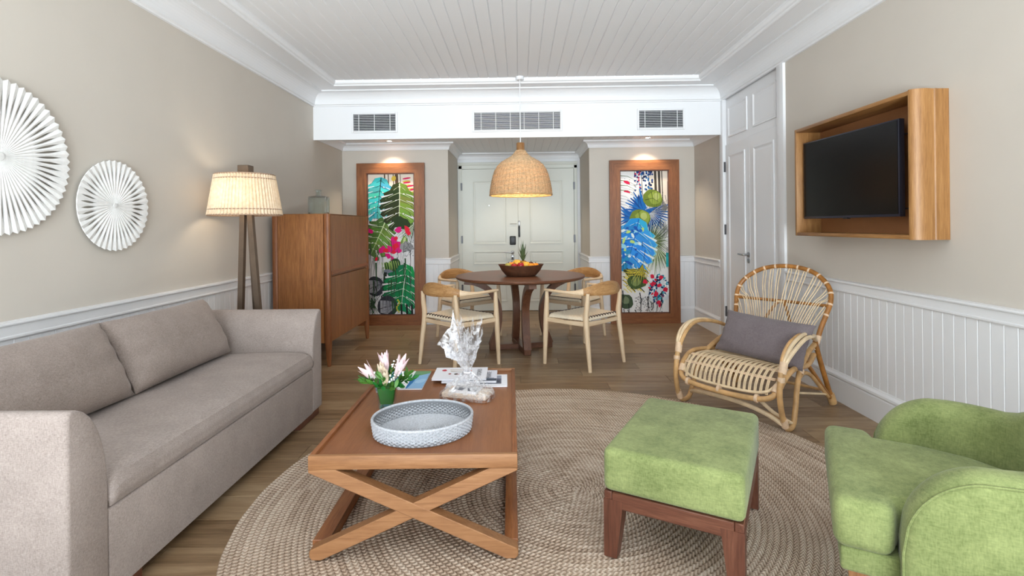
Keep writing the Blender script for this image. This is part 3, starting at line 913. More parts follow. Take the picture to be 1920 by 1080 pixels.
for x_, y_, zf in ((.26, .07, .013), (-.26, .07, .013), (.2, .55, 0), (-.2, .55, 0)):
    vs = [(x_ - .03, y_ - .03, .205), (x_ + .03, y_ - .03, .205), (x_ + .03, y_ + .03, .205), (x_ - .03, y_ + .03, .205)] + [(x_ - .02, y_ - .02, zf), (x_ + .02, y_ - .02, zf), (x_ + .02, y_ + .02, zf), (x_ - .02, y_ + .02, zf)]
    from_py('leg', vs, [(0, 1, 2, 3), (7, 6, 5, 4), (0, 4, 5, 1), (1, 5, 6, 2), (2, 6, 7, 3), (3, 7, 4, 0)], wood('oak_table', 'z'), ga)

# ---- tall oak cabinet
CX0, CX1, CY0, CY1, CZ0, CZ1 = -2.235, -1.715, 4.60, 5.80, .215, 1.378
cab = thing('cabinet', 'tall oak four door cabinet on rounded corner legs beside the sofa', 'cabinet', ((CX0 + CX1) / 2, (CY0 + CY1) / 2, 0))
cx, cy = cab.location.x, cab.location.y
box('body', (CX0 - cx, CY0 + .012 - cy, CZ0), (CX1 - .022 - cx, CY1 - .012 - cy, CZ1 - .001), wood('oak_orange', 'z'), cab, .002, 1)
box('top_board', (CX0 - cx, CY0 + .004 - cy, CZ1 - .001), (CX1 - .01 - cx, CY1 - .004 - cy, CZ1 + .004), wood('oak_orange', 'y'), cab)
box('side_panel', (CX0 + .055 - cx, CY0 - cy, CZ0), (CX1 - .055 - cx, CY0 + .013 - cy, CZ1 - .002), wood('oak_orange', 'z'), cab)
box('side_panel', (CX0 + .055 - cx, CY1 - .013 - cy, CZ0), (CX1 - .055 - cx, CY1 - cy, CZ1 - .002), wood('oak_orange', 'z'), cab)
# corner posts run down into tapered legs, rounded on the outer corner
for sx, xx in ((-1, CX0 + .026), (1, CX1 - .026)):
    for sy, yy in ((-1, CY0 + .026), (1, CY1 - .026)):
        ring = []
        for k in range(16):
            t = 2 * PI * k / 16; c_, s_ = math.cos(t), math.sin(t)
            e = 3.2
            ring.append((abs(c_) ** (2 / e) * (1 if c_ > 0 else -1), abs(s_) ** (2 / e) * (1 if s_ > 0 else -1)))
        vs, fs = [], []
        for z, r in ((0, .014), (.02, .016), (.12, .023), (.215, .0285), (.26, .0295), (CZ1 - .004, .0295), (CZ1 + .002, .027)):
            sh = (.0295 - r) * .75
            for a_, b_ in ring: vs.append((xx - cx + a_ * r + sx * sh * .6, yy - cy + b_ * r + sy * sh * .6, z))
        for i in range(6):
            for k in range(16): fs.append((i * 16 + k, i * 16 + (k + 1) % 16, (i + 1) * 16 + (k + 1) % 16, (i + 1) * 16 + k))
        fs.append(tuple(reversed(range(16)))); fs.append(tuple(96 + k for k in range(16)))
        from_py('leg', vs, fs, wood('oak_frame', 'z'), cab, True)
zm = .812
ys = [CY0 + .058, (CY0 + CY1) / 2, CY1 - .058]
for i in range(2):
    ya, yb = ys[i] + .0015 - cy, ys[i + 1] - .0015 - cy
    xf = CX1 - .006 - cx
    # upper door: bottom edge curls outward to make a finger pull
    up = box('upper_door', (xf - .02, ya, zm + .012), (xf, yb, CZ1 - .006), wood('oak_orange', 'z'), cab, .002, 1)
    prism('finger_pull', [(xf - up.location.x, zm + .05 - up.location.z), (xf + .016 - up.location.x, zm + .022 - up.location.z), (xf + .016 - up.location.x, zm + .013 - up.location.z), (xf - up.location.x, zm + .013 - up.location.z)], ya - up.location.y, yb - up.location.y, 'y', wood('oak_frame', 'y'), up)
    box('lower_door', (xf - .02, ya, CZ0 + .004), (xf, yb, zm - .008), wood('oak_orange', 'z'), cab, .002, 1)

# ---- glass bottle on the cabinet
prof = [(0, .003), (.092, .003), (.098, .012), (.1, .03), (.1, .165), (.094, .180), (.03, .190), (.024, .198), (.024, .232), (.036, .240), (.036, .246), (.019, .244), (.019, .200), (.024, .192), (.088, .174), (.094, .160), (.094, .03), (.088, .012), (0, .012)]
vb = lathe('glass_bottle', prof, M['glass_blue'], None, 40); vb.location = (-1.965, 5.0, CZ1 + .002)
tag(vb, 'clear aqua glass bottle with narrow neck on the cabinet', 'bottle')

# ---- floor lamp
lamp = thing('floor_lamp', 'bronze twin leg floor lamp with cream pleated shade behind the sofa', 'lamp', (-1.985, 3.73, 0))
def bar(name, p0, p1, w, t_, mat, parent):
    p0, p1 = Vector(p0), Vector(p1); d = (p1 - p0).normalized()
    s_ = d.cross(Vector((0, 1, 0))).normalized(); u_ = Vector((0, 1, 0))
    vs = []
    for P in (p0, p1):
        for a_, b_ in ((-1, -1), (1, -1), (1, 1), (-1, 1)): vs.append(P + s_ * a_ * w / 2 + u_ * b_ * t_ / 2)
    return from_py(name, vs, [(0, 1, 2, 3), (7, 6, 5, 4), (0, 4, 5, 1), (1, 5, 6, 2), (2, 6, 7, 3), (3, 7, 4, 0)], mat, parent)
bar('leg', (-.085, 0, 0), (-.026, 0, 1.66), .036, .036, M['bronze'], lamp)
bar('leg', (.118, .0, 0), (-.006, 0, 1.66), .036, .036, M['bronze'], lamp)
bar('leg', (.01, .14, 0), (-.014, .02, 1.64), .03, .03, M['bronze'], lamp)
box('head_block', (-.056, -.04, 1.655), (.024, .04, 1.715), M['bronze'], lamp, .003, 1)
NP = 62
def shadef(u, v):
    th = 2 * PI * u; r = .246 - (.246 - .198) * v
    r += .006 * math.cos(th * NP)
    return (r * math.cos(th), r * math.sin(th), 1.352 + .292 * v)
sh = grid('lamp_shade', shadef, NP * 6, 8, M['shade'], lamp, True); sh.location = (-.02, 0, 0)
bm = bmesh.new()
for k in range(NP):
    th = 2 * PI * (k + .5) / NP
    add_tube(bm, [((.2395 - .048 * v) * math.cos(th), (.2395 - .048 * v) * math.sin(th), 1.354 + .288 * v) for v in (0, .5, 1)], .0016, 4)
from_bm('pleat_gap_lines', bm, M['shade_trim'], lamp, False, 'stuff').location = (-.02, 0, 0)  # brown threads paint the dark gaps between the pleats
for z, r_ in ((1.352, .246), (1.392, .2415), (1.612, .205), (1.644, .199)):
    tube('shade_trim', [(r_ * math.cos(2 * PI * k / 48), r_ * math.sin(2 * PI * k / 48), 0) for k in range(48)], .0055 if z in (1.352, 1.644) else .0035, M['shade_trim'], lamp, 6, True).location = (-.02, 0, z)
lathe('bulb', [(0, -.03), (.02, -.025), (.03, 0), (.024, .03), (.012, .05), (0, .05)], M['bulb'], lamp, 16).location = (-.02, -.07, 1.50)
ld = bpy.data.lights.new('floor_lamp_glow', 'POINT'); ld.energy = 2.2; ld.color = (1, .84, .64); ld.shadow_soft_size = .06
lo_ = bpy.data.objects.new('floor_lamp_glow', ld); COL.objects.link(lo_); lo_.parent = lamp; lo_.location = (-.02, -.09, 1.49)

# ---- white carved fan discs on the left wall
def fan_disc(label, yc, zc, R, N, slots, seed):
    t = thing('wall_disc', label, 'wall decor', (XL, yc, zc), 0, 'white carved fan discs on the left wall')
    b0 = None
    rs = [.02, .25, .45, .5, .56, .62, .68, .74, .80, .86, .92, 1.0]
    vs, fs = [], []
    for q in rs:
        r = q * R; hw = r * math.tan(PI / N)
        slot = 1.0
        if .5 < q < .9: slot = 1 - .46 * math.sin(PI * (q - .5) / .4)
        a_ = hw * slot
        ridge = .10 * a_
        for off, hgt in ((-a_, .028), (0, .030 + ridge), (a_ , .028)): vs.append((hgt, off, r + (.012 * R / .3 if q == 1.0 and off == 0 else 0)))
        for off in (-a_, a_): vs.append((.020, off, r))
    for i in range(len(rs) - 1):
        p, q_ = i * 5, (i + 1) * 5
        fs += [(p, p + 1, q_ + 1, q_), (p + 1, p + 2, q_ + 2, q_ + 1), (p + 3, p, q_, q_ + 3), (p + 2, p + 4, q_ + 4, q_ + 2)]
    e = (len(rs) - 1) * 5; fs += [(e, e + 1, e + 2, e + 4, e + 3)]
    for k in range(N):
        if b0 is None: b0 = from_py('blade', vs, fs, M['carved'], t, False)
        else: share(b0, t, (0, 0, 0), (2 * PI * k / N, 0, 0))
    lathe('hub', [(0, .0), (.016 * R / .25, .0), (.014 * R / .25, .031), (0, .033)], M['carved'], t, 20).matrix_local = Matrix.Rotation(PI / 2, 4, 'Y')
    bm = bmesh.new(); add_lathe(bm, [(R * .40, .0), (R * .46, .0), (R * .46, .021), (R * .40, .021), (R * .40, .0)], 48)
    o = from_bm('back_ring', bm, M['carved'], t); o.matrix_local = Matrix.Rotation(PI / 2, 4, 'Y')
fan_disc('large white carved fan disc on the left wall cut by the picture edge', 2.20, 1.578, .333, 58, 1, 1)
fan_disc('smaller white carved fan disc on the left wall nearer the lamp', 2.835, 1.388, .244, 40, 1, 2)

# ---- television in a deep oak wall box
TY0, TY1, TZ0, TZ1, TX = 2.71, 3.86, 1.158, 1.942, 2.052
tb = thing('tv_cabinet', 'deep oak picture box frame mounted on the right wall around the television', 'tv frame', (XR, (TY0 + TY1) / 2, TZ0))
ty = tb.location.y; Wd = (TY1 - TY0) / 2; Hh = TZ1 - TZ0; Dp = TX - XR
box('back_board', (-.012, -Wd + .02, .02), (-.001, Wd - .02, Hh - .02), M['tv_back'], tb)
for nm, z0, z1 in (('bottom_board', 0, .024), ('top_board', Hh - .024, Hh)):
    box(nm, (Dp, -Wd + .03, z0), (-.001, Wd - .025, z1), wood('oak_tv', 'y'), tb, .004, 2)
box('side_board', (Dp, Wd - .025, 0), (-.001, Wd, Hh), wood('oak_tv', 'z'), tb, .004, 2)
# near side board with moulded outer face
pr = [(-.001, -Wd), (-.062, -Wd), (-.068, -Wd - .004), (-.075, -Wd - .004), (-.080, -Wd), (-.100, -Wd - .004)]
for k in range(7):
    t = PI / 2 * k / 6
    pr.append((-.125 + (Dp + .125) * math.sin(t), -Wd - .010 + .034 * (1 - math.cos(t))))
pr += [(Dp, -Wd + .03), (-.001, -Wd + .03)]
prism('side_board', pr, -.003, Hh + .003, 'z', wood('oak_tv', 'z'), tb, 0, 2, True)
for z in (.17, .6):
    box('back_rail', (-.018, -Wd + .03, z - .004), (-.012, Wd - .03, z + .004), M['seam'], tb)
tv = thing('television', 'black flat television turned slightly inside the oak wall box', 'television', (2.130, 3.372, 1.281), math.radians(3.4))
tw, tht = .442, .543
box('bezel', (-.012, -tw, 0), (.022, tw, tht + .012), M['tv_bezel'], tv, .004, 2)
box('screen', (-.0145, -tw + .010, .016), (-.0115, tw - .010, tht + .003), M['tv_screen'], tv)
box('mount_arm', (.022, -.06, .2), (.092, .06, .34), M['black'], tv)
box('sensor', (-.016, -.02, -.006), (.006, .02, .002), M['black'], tv)

# ================================================================ DINING CORNER
# ---- round table
TC = (0.0, 5.27)
dt = thing('dining_table', 'round dark walnut dining table on four bowed legs below the pendant', 'table', (TC[0], TC[1], 0), math.radians(11.5))
RT = .658
lathe('tabletop', [(0, .716), (RT - .035, .716), (RT - .004, .728), (RT, .736), (RT, .744), (RT - .006, .75), (0, .75)], wood('walnut', 'x'), dt, 96)
curve = smoothpath([(.57, .705), (.46, .685), (.33, .61), (.245, .48), (.225, .36), (.245, .20), (.30, .045)], 6)
for k in range(4):
    ang = PI / 2 * k
    pts = [Vector((c.x, c.y)) for c in curve]; L = len(pts); vs, fs = [], []
    for i in range(L):
        t = (pts[min(i + 1, L - 1)] - pts[max(i - 1, 0)]).normalized(); nr_ = Vector((t.y, -t.x))
        h = .026 + .008 * abs(2 * i / (L - 1) - 1)
        for a_, b_ in ((-1, -1), (1, -1), (1, 1), (-1, 1)):
            q = pts[i] + nr_ * h * a_
            vs.append((q.x, b_ * .036, min(q.y, .716)))
    for i in range(L - 1):
        for j in range(4): fs.append((i * 4 + j, i * 4 + (j + 1) % 4, (i + 1) * 4 + (j + 1) % 4, (i + 1) * 4 + j))
    fs += [(0, 1, 2, 3), (L * 4 - 1, L * 4 - 2, L * 4 - 3, L * 4 - 4)]
    o = from_py('bowed_leg', vs, fs, wood('walnut', 'z'), dt, True); o.rotation_euler = (0, 0, ang)
box('floor_bar', (-.325, -.034, 0), (.325, .034, .055), wood('walnut', 'x'), dt, .004, 1)
box('floor_bar', (-.034, -.325, 0), (.034, .325, .0552), wood('walnut', 'y'), dt, .004, 1)
box('bearer', (-.40, -.03, .68), (.40, .03, .716), wood('walnut', 'x'), dt)
box('bearer', (-.03, -.40, .68), (.03, .40, .716), wood('walnut', 'y'), dt)

# ---- armchairs with woven seats
def make_chair():
    t = thing('dining_chair', '', 'chair', (0, 0, 0), 0, 'ash armchairs round the dining table')
    FX, FY, RX, RY = .295, .205, .232, -.205
    for s in (-1, 1):
        tube('leg', [(s * (FX + .012), FY + .012, 0), (s * (FX + .006), FY + .006, .22), (s * FX, FY, .43), (s * (FX - .004), FY - .004, .56), (s * (FX - .006), FY - .006, .668)], [.0155, .022, .025, .0215, .0155], wood('ash', 'z'), t, 12, n=4)
        tube('leg', [(s * (RX + .012), RY - .05, 0), (s * (RX + .006), RY - .025, .22), (s * RX, RY, .43), (s * RX, RY - .012, .56), (s * (RX - .002), RY - .022, .665)], [.0155, .022, .025, .0215, .016], wood('ash', 'z'), t, 12, n=4)
        # side rail
        prism('seat_rail', [(RY, .378), (FY, .385), (FY, .428), (.0, .415), (RY, .420)], -.011, .011, 'x', wood('ash', 'y'), t, .004, 1).matrix_local = Matrix.Translation((s * (FX + RX) / 2, 0, 0)) @ Matrix.Rotation(-s * math.atan2(FX - RX, FY - RY), 4, 'Z')
    prism('seat_rail', [(-FX, .385), (FX, .385), (FX, .428), (0, .424), (-FX, .428)], FY - .011, FY + .011, 'y', wood('ash', 'x'), t, .004, 1)
    prism('seat_rail', [(-RX, .378), (RX, .378), (RX, .420), (0, .412), (-RX, .420)], RY - .011, RY + .011, 'y', wood('ash', 'x'), t, .004, 1)
    # steam-bent top rail: thin round arms growing into a tall curved back
    pl = smoothpath([(-.302, .215, .672), (-.312, .08, .670), (-.305, -.06, .668), (-.262, -.175, .674), (-.15, -.255, .694), (0, -.285, .702), (.15, -.255, .694), (.262, -.175, .674), (.305, -.06, .668), (.312, .08, .670), (.302, .215, .672)], 6)
    def rail(name, i0, i1, mat):
        vs, fs = [], []; S = 12; n = i1 - i0 + 1; L = len(pl)
        for i in range(i0, i1 + 1):
            P = pl[i]; tt = (pl[min(i + 1, L - 1)] - pl[max(i - 1, 0)]).normalized()
            side = tt.cross(Vector((0, 0, 1))).normalized()
            u = abs(2 * i / (L - 1) - 1)             # 0 at the back, 1 at the tips
            k = max(0, 1 - u / .62); k = k * k * (3 - 2 * k)
            hz = .0125 + .044 * k + .004 * (1 - u); hs = .021 - .008 * k - .009 * max(0, (u - .8) / .2)
            lean = .22 * k
            for j in range(S):
                a_ = 2 * PI * j / S
                cz, cs = math.cos(a_) * hz, math.sin(a_) * hs
                q = P + Vector((0, 0, cz)) + side * (cs - lean * cz * (1))
                vs.append(q)
        for i in range(n - 1):
            for j in range(S): fs.append((i * S + j, i * S + (j + 1) % S, (i + 1) * S + (j + 1) % S, (i + 1) * S + j))
        fs.append(tuple(range(S))); fs.append(tuple((n - 1) * S + j for j in reversed(range(S))))
        return from_py(name, vs, fs, mat, t, True)
    L = len(pl); q1, q2 = 19, L - 20
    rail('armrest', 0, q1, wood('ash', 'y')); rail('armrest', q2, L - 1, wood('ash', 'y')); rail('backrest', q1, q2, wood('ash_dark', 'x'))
    # woven cord seat: rolls over the rails, dished in the middle
    def seat(u, v):
        a_ = 2 * u - 1; w_ = 2 * v - 1
        y = (RY + FY) / 2 + w_ * ((FY - RY) / 2 + .014)
        hw = (RX + (FX - RX) * v) + .006
        cut = max(0, abs(w_) - .80) / .20 * max(0, abs(a_) - .80) / .20       # corners step in round the legs
        x = a_ * hw * (1 - .12 * cut)
        y -= .03 * cut * (1 if w_ > 0 else -1)
        roll = .032 * (abs(a_) ** 12) + .032 * (abs(w_) ** 14)
        dish = .016 * (1 - a_ * a_) * (1 - w_ * w_)
        weave = .0020 * math.cos(PI * 26 * u) * math.cos(PI * 26 * v)
        return (x, y, .464 - roll - dish + weave)
    st = grid('woven_seat', seat, 79, 79, M['cord'], t)
    md = st.modifiers.new('thickness', 'SOLIDIFY'); md.thickness = .012; md.offset = -1
    bm = bmesh.new()
    for k in range(11):
        xx = -.19 + .038 * k
        add_box(bm, (xx - .005, RY - .004, .448), (xx + .005, RY + .020, .4625))
    from_bm('cord_gap_shade', bm, M['seam'], t, False, 'stuff')  # dark boxes painted as shade in the gaps between cords
    bm = bmesh.new()
    add_box(bm, (-FX + .03, FY - .016, .4485), (FX - .03, FY - .011, .462))
    from_bm('cord_gap_shade_strip', bm, M['seam'], t)  # dark strip painted as a shaded gap along the front
    return t
ch = make_chair()
labs = ['light ash armchair with woven cord seat, front right of the dining table', 'light ash armchair with woven cord seat, front left of the dining table',
        'ash armchair with woven seat behind the dining table on the right', 'ash armchair with woven seat behind the dining table on the left']
pos = [(.587, 4.725, 43.4), (-.575, 4.715, -42.5), (.60, 5.83, 136.6), (-.60, 5.83, -136.6)]
ch['label'] = labs[0]; ch.location = (pos[0][0], pos[0][1], 0); ch.rotation_euler = (0, 0, math.radians(pos[0][2]))
for k in (1, 2, 3): dup(ch, (pos[k][0], pos[k][1], 0), math.radians(pos[k][2]), labs[k])

# ---- wicker pendant
pe = thing('pendant_lamp', 'bell shaped woven wicker pendant lamp hanging over the dining table', 'pendant lamp', (.016, 5.27, 0))
pe.location.z = 0
lathe('ceiling_rose', [(0, ZC), (.042, ZC), (.042, ZC - .028), (.036, ZC - .034), (0, ZC - .034)], M['white'], pe, 24)
tube('cord', [(0, 0, ZC - .03), (0, 0, 2.09)], .0045, M['white'], pe, 6)
lathe('wooden_cap', [(0, 2.025), (.042, 2.025), (.042, 2.098), (.038, 2.103), (0, 2.103)], wood('oak_tv', 'z'), pe, 24)
bellp = [(.048, 2.022), (.062, 2.0), (.095, 1.965), (.145, 1.935), (.195, 1.905), (.235, 1.865), (.265, 1.815), (.287, 1.75), (.303, 1.68), (.313, 1.62), (.318, 1.572)]
bell = smoothpath([(r, z, 0) for r, z in bellp], 8)
# resample by arc length
def resample(P, n):
    c = [0]
    for i in range(1, len(P)): c.append(c[-1] + (P[i] - P[i - 1]).length)
    out = []; j = 0
    for k in range(n):
        s = c[-1] * k / (n - 1)
        while j < len(P) - 2 and c[j + 1] < s: j += 1
        f = (s - c[j]) / max(1e-9, c[j + 1] - c[j]); out.append(P[j] + (P[j + 1] - P[j]) * min(1, f))
    return out
rows = resample(bell, 66)
NS = 44
bm = bmesh.new()
for i, q in enumerate(rows):
    pts = []
    n = NS * 2
    for k in range(n):
        th = 2 * PI * k / n
        r = q.x + .0028 * (1 if (k + (i % 2) * 2) % 4 < 2 else -1)
        pts.append((r * math.cos(th), r * math.sin(th), q.y + .0012 * math.sin(3 * th + i)))
    add_tube(bm, pts, .0048, 4, True, False)
from_bm('woven_shade', bm, M['wicker'], pe, True, 'stuff')
bm = bmesh.new(); P = resample(bell, 14)
for k in range(NS):
    th = 2 * PI * (k + .25) / NS
    add_tube(bm, [(q.x * math.cos(th), q.x * math.sin(th), q.y) for q in P], .0028, 4, False, False)
from_bm('stakes', bm, M['rattan_brown'], pe, True, 'stuff')
tube('bottom_rim', [(.318 * math.cos(2 * PI * k / 64), .318 * math.sin(2 * PI * k / 64), 1.568) for k in range(64)], .008, M['rattan_mid'], pe, 8, True)
lathe('bulb', [(0, -.05), (.028, -.04), (.036, -.005), (.028, .03), (.014, .06), (0, .06)], M['bulb'], pe, 18).location = (0, 0, 1.86)
pd = bpy.data.lights.new('pendant_glow', 'POINT'); pd.energy = 10; pd.color = (1, .76, .48); pd.shadow_soft_size = .05
po = bpy.data.objects.new('pendant_glow', pd); COL.objects.link(po); po.parent = pe; po.location = (0, 0, 1.79)

# ---- fruit bowl
fb = thing('fruit_bowl', 'dark carved wooden bowl of fruit on the dining table', 'bowl', (.008, 5.17, .7505))
NB_ = 40
def bowlf(u, v):
    th = 2 * PI * u
    pr = [(.135, 0), (.150, .004), (.190, .05), (.226, .105), (.230, .112), (.222, .113), (.186, .062), (.145, .016), (.02, .014)]
    k = min(int(v * 8), 7); f = v * 8 - k
    r = pr[k][0] + (pr[k + 1][0] - pr[k][0]) * f; z = pr[k][1] + (pr[k + 1][1] - pr[k][1]) * f
    sq = 1.0
    z += .006 * math.cos(2 * th) * (1 if z > .08 else 0)
    return (r * math.cos(th) * sq, r * math.sin(th) * .62, z)
bw = grid('bowl_shell', bowlf, 48, 25, plain('carved_dark_wood', rgb(84, 52, 34), .45, var=.35, nscale=22, bump=.5), fb, True)
bm = bmesh.new(); bm.from_mesh(bw.data); bmesh.ops.holes_fill(bm, edges=[e for e in bm.edges if e.is_boundary]); bm.to_mesh(bw.data); bm.free()
def fruit(name, label, cat, col, loc, r, sq=(1, 1, 1), stem=True, rough=.4, group='fruit in the wooden bowl'):
    t = thing(name, label, cat, (fb.location.x + loc[0], fb.location.y + loc[1], fb.location.z + loc[2]), 0, group)
    bm = bmesh.new(); bmesh.ops.create_uvsphere(bm, u_segments=20, v_segments=12, radius=r)
    for v in bm.verts:
        rr = math.hypot(v.co.x, v.co.y)
        dent = .22 * r * math.exp(-(rr / (r * .35)) ** 2)
        v.co.z -= dent * (1 if v.co.z > 0 else -1); v.co.x *= sq[0]; v.co.y *= sq[1]; v.co.z *= sq[2]
    from_bm('flesh', bm, col, t, 'all')
    if stem: tube('stem', [(0, 0, r * .7 * sq[2]), (.003, 0, r * 1.18 * sq[2])], .003, M['carved_stem'], t, 6)
M['carved_stem'] = plain('fruit_stem', rgb(70, 58, 34), .8)
M['orange'] = plain('orange_peel', rgb(240, 150, 36), .45, var=.12, nscale=60, bump=.2)
M['apple'] = plain('apple_red', rgb(170, 34, 44), .3, var=.3, nscale=24)
M['mango'] = plain('mango_yellow', rgb(232, 176, 60), .4, var=.2, nscale=18)
M['pear'] = plain('pear_green', rgb(176, 168, 84), .45, var=.2, nscale=30)
M['plum'] = plain('passion_fruit_brown', rgb(92, 58, 44), .4, var=.2, nscale=40)
fruit('orange', 'orange at the right end of the fruit bowl', 'orange', M['orange'], (.145, -.02, .098), .036)
fruit('orange', 'orange in the bowl between red apple and right end', 'orange', M['orange'], (.100, -.055, .100), .034)
fruit('mango', 'yellow mango in front of the pineapple in bowl', 'mango', M['mango'], (.052, -.045, .112), .040, (1, .85, .95), False)
fruit('apple', 'red apple in the middle front of the fruit bowl', 'apple', M['apple'], (-.002, -.06, .104), .037)
fruit('apple', 'red apple at the left front of the fruit bowl', 'apple', M['apple'], (-.068, -.062, .098), .034)
fruit('mango', 'large yellow mango at the top left of the fruit bowl', 'mango', M['mango'], (-.038, .0, .124), .044, (1.05, .85, 1), False)
fruit('orange', 'orange behind the pear at the left of the bowl', 'orange', M['orange'], (-.092, .0, .108), .035)
fruit('pear', 'pale green pear at the left end of the fruit bowl', 'pear', M['pear'], (-.128, -.02, .098), .036, (1, 1, 1.05))
fruit('passion_fruit', 'small brown passion fruit at the right rear of bowl', 'fruit', M['plum'], (.10, .035, .112), .030)
pa = thing('pineapple', 'pineapple with spiky green crown standing in the fruit bowl', 'pineapple', (fb.location.x + .022, fb.location.y + .035, fb.location.z + .03), 0, 'fruit in the wooden bowl')
lathe('body', [(0, 0), (.03, .003), (.048, .03), (.052, .06), (.046, .095), (.03, .118), (0, .124)], plain('pineapple_skin', rgb(196, 136, 50), .6, var=.35, nscale=70, bump=.6), pa, 24)
lf0 = None
for k in range(26):
    tier = k // 6; a_ = k * 2.399; Lf = .055 + .022 * tier; tilt = .85 - .2 * tier
    if lf0 is None:
        lf0 = from_py('crown_leaf', [(-.008, 0, 0), (.008, 0, 0), (-.006, .002, .5), (.006, .002, .5), (0, .1, 1.0), (0, -.006, .3)], [(0, 5, 2), (5, 1, 3), (0, 1, 5), (5, 3, 2), (2, 3, 4)], plain('pineapple_leaf', rgb(84, 104, 66), .5, var=.3, nscale=50), pa, True)
        lf = lf0
    else: lf = share(lf0, pa)
    lf.location = (0, 0, .118); lf.scale = (1.5, Lf * .55, Lf * 1.5)
    lf.rotation_euler = (-tilt * .75, 0, a_)

# ================================================================ FRAMED LEAF PRINTS
class Painter:
    def __init__(s, W, Hh):
        s.v, s.f, s.c, s.W, s.H, s.n = [], [], [], W, Hh, 0
    def P(s, x, y):
        x = min(1, max(0, x)); y = min(1, max(0, y))
        return ((x - .5) * s.W, -2.2e-5 * s.n, (1 - y) * s.H)
    def fan(s, ctr, ring, col, closed=True):
        s.n += 1; b = len(s.v); s.v.append(s.P(*ctr)); s.v += [s.P(*q) for q in ring]
        m_ = len(ring)
        for k in range(m_ if closed else m_ - 1):
            s.f.append((b, b + 1 + (k + 1) % m_, b + 1 + k)); s.c.append(col)
    def rect(s, x0, y0, x1, y1, col): s.fan(((x0 + x1) / 2, (y0 + y1) / 2), [(x0, y0), (x1, y0), (x1, y1), (x0, y1)], col)
    def stroke(s, pts, w, col, taper=True):
        s.n += 1; asp = s.W / s.H
        L = len(pts); b = len(s.v)
        for i, (x, y) in enumerate(pts):
            x0, y0 = pts[max(i - 1, 0)]; x1, y1 = pts[min(i + 1, L - 1)]
            dx, dy = (x1 - x0), (y1 - y0) / asp; l = math.hypot(dx, dy) or 1
            ww = w / 2 * ((1 - .8 * i / (L - 1)) if taper else 1)
            s.v.append(s.P(x - dy / l * ww, y + dx / l * ww * asp)); s.v.append(s.P(x + dy / l * ww, y - dx / l * ww * asp))
        for i in range(L - 1): s.f.append((b + 2 * i, b + 2 * i + 1, b + 2 * i + 3, b + 2 * i + 2)); s.c.append(col)
    def ell(s, cx, cy, rx, ry, col, rot=0, n=14, jag=0, seed=0):
        asp = s.W / s.H; rd = random.Random(seed); ring = []
        for k in range(n):
            t = 2 * PI * k / n; r = 1 + (rd.uniform(-jag, jag))
            a_, b_ = rx * math.cos(t) * r, ry * math.sin(t) * r
            ring.append((cx + a_ * math.cos(rot) - b_ * math.sin(rot), cy + (a_ * math.sin(rot) + b_ * math.cos(rot)) * asp))
        s.fan((cx, cy), ring, col)
    def monstera(s, cx, cy, R, rot, cols, veins, lobes=6, depth=.5, holes=None, seed=0, outline=None, mid=None):
        """split leaf pointing along rot (0 = down), drawn lobe by lobe from the midrib"""
        asp = s.W / s.H; rd = random.Random(seed)
        def W_(a_, b_):   # a: across, b: along (from base -.45 to tip .6)
            return (cx + R * (a_ * math.cos(rot) - b_ * math.sin(rot)), cy + R * (a_ * math.sin(rot) + b_ * math.cos(rot)) * asp)
        def half(b_):     # half width along the leaf
            t = (b_ + .62) / 1.5
            return .62 * math.sin(PI * min(1, max(0, t)) ** .72) ** .8
        for sd in (-1, 1):
            col0 = cols[0] if sd < 0 else cols[1]
            n = lobes
            for k in range(n):
                b0, b1 = -.55 + 1.30 * k / n, -.55 + 1.30 * (k + 1) / n
                w0, w1 = half(b0 + .04), half(b1 - .04)
                sl = .14 + .10 * k / n
                col = tuple(min(1, c * rd.uniform(.78, 1.22)) for c in col0[:3]) + (1,)
                gap = .09 * (b1 - b0)
                ring = [(0, b0 - .10), (sd * w0 * .62, b0 + sl * .4 - .09), (sd * w0 * .9, b0 + sl - .01 + gap), (sd * max(w0, w1) * 1.02, (b0 + b1) / 2 + sl), (sd * w1 * .95, b1 + sl - gap), (sd * w1 * .62, b1 + sl * .4 - .01), (0, b1 + .06)]
                if outline: s.fan(W_(sd * .2, (b0 + b1) / 2 + .03), [W_(x * 1.06, y + .008) for x, y in ring], outline)
                s.fan(W_(sd * .2, (b0 + b1) / 2 + .03), [W_(*q) for q in ring], col)
                s.stroke([W_(0, b0 + .02), W_(sd * w0 * .45, b0 + .07 + sl * .35), W_(sd * w0 * .85, (b0 + b1) / 2 + sl * .9)], .012, veins)
                if holes and k > 0:
                    e0, e1 = W_(sd * w0 * 1.08, b0 + sl + .015), W_(sd * w0 * .38, b0 + sl * .45 - .01)
                    s.stroke([e0, ((e0[0] + e1[0]) / 2, (e0[1] + e1[1]) / 2 + .002), e1], .06 * R, holes)
                if holes and k > 0 and rd.random() < .6:
                    q = W_(sd * (.10 + .05 * rd.random()), b0 + .06); s.ell(q[0], q[1], .010 * R / .3, .006 * R / .3, holes, rot + sd * .5, 8)
                s.stroke([W_(sd * .05, b0 + .06), W_(sd * w0 * .5, b0 + .11 + sl * .4), W_(sd * w0 * .8, (b0 + b1) / 2 + sl * .95)], .03 * R, tuple(c * .62 for c in col[:3]) + (1,))
        s.stroke([W_(0, -.62), W_(.01, -.2), W_(0, .3), W_(0, .85)], .022, mid or veins)
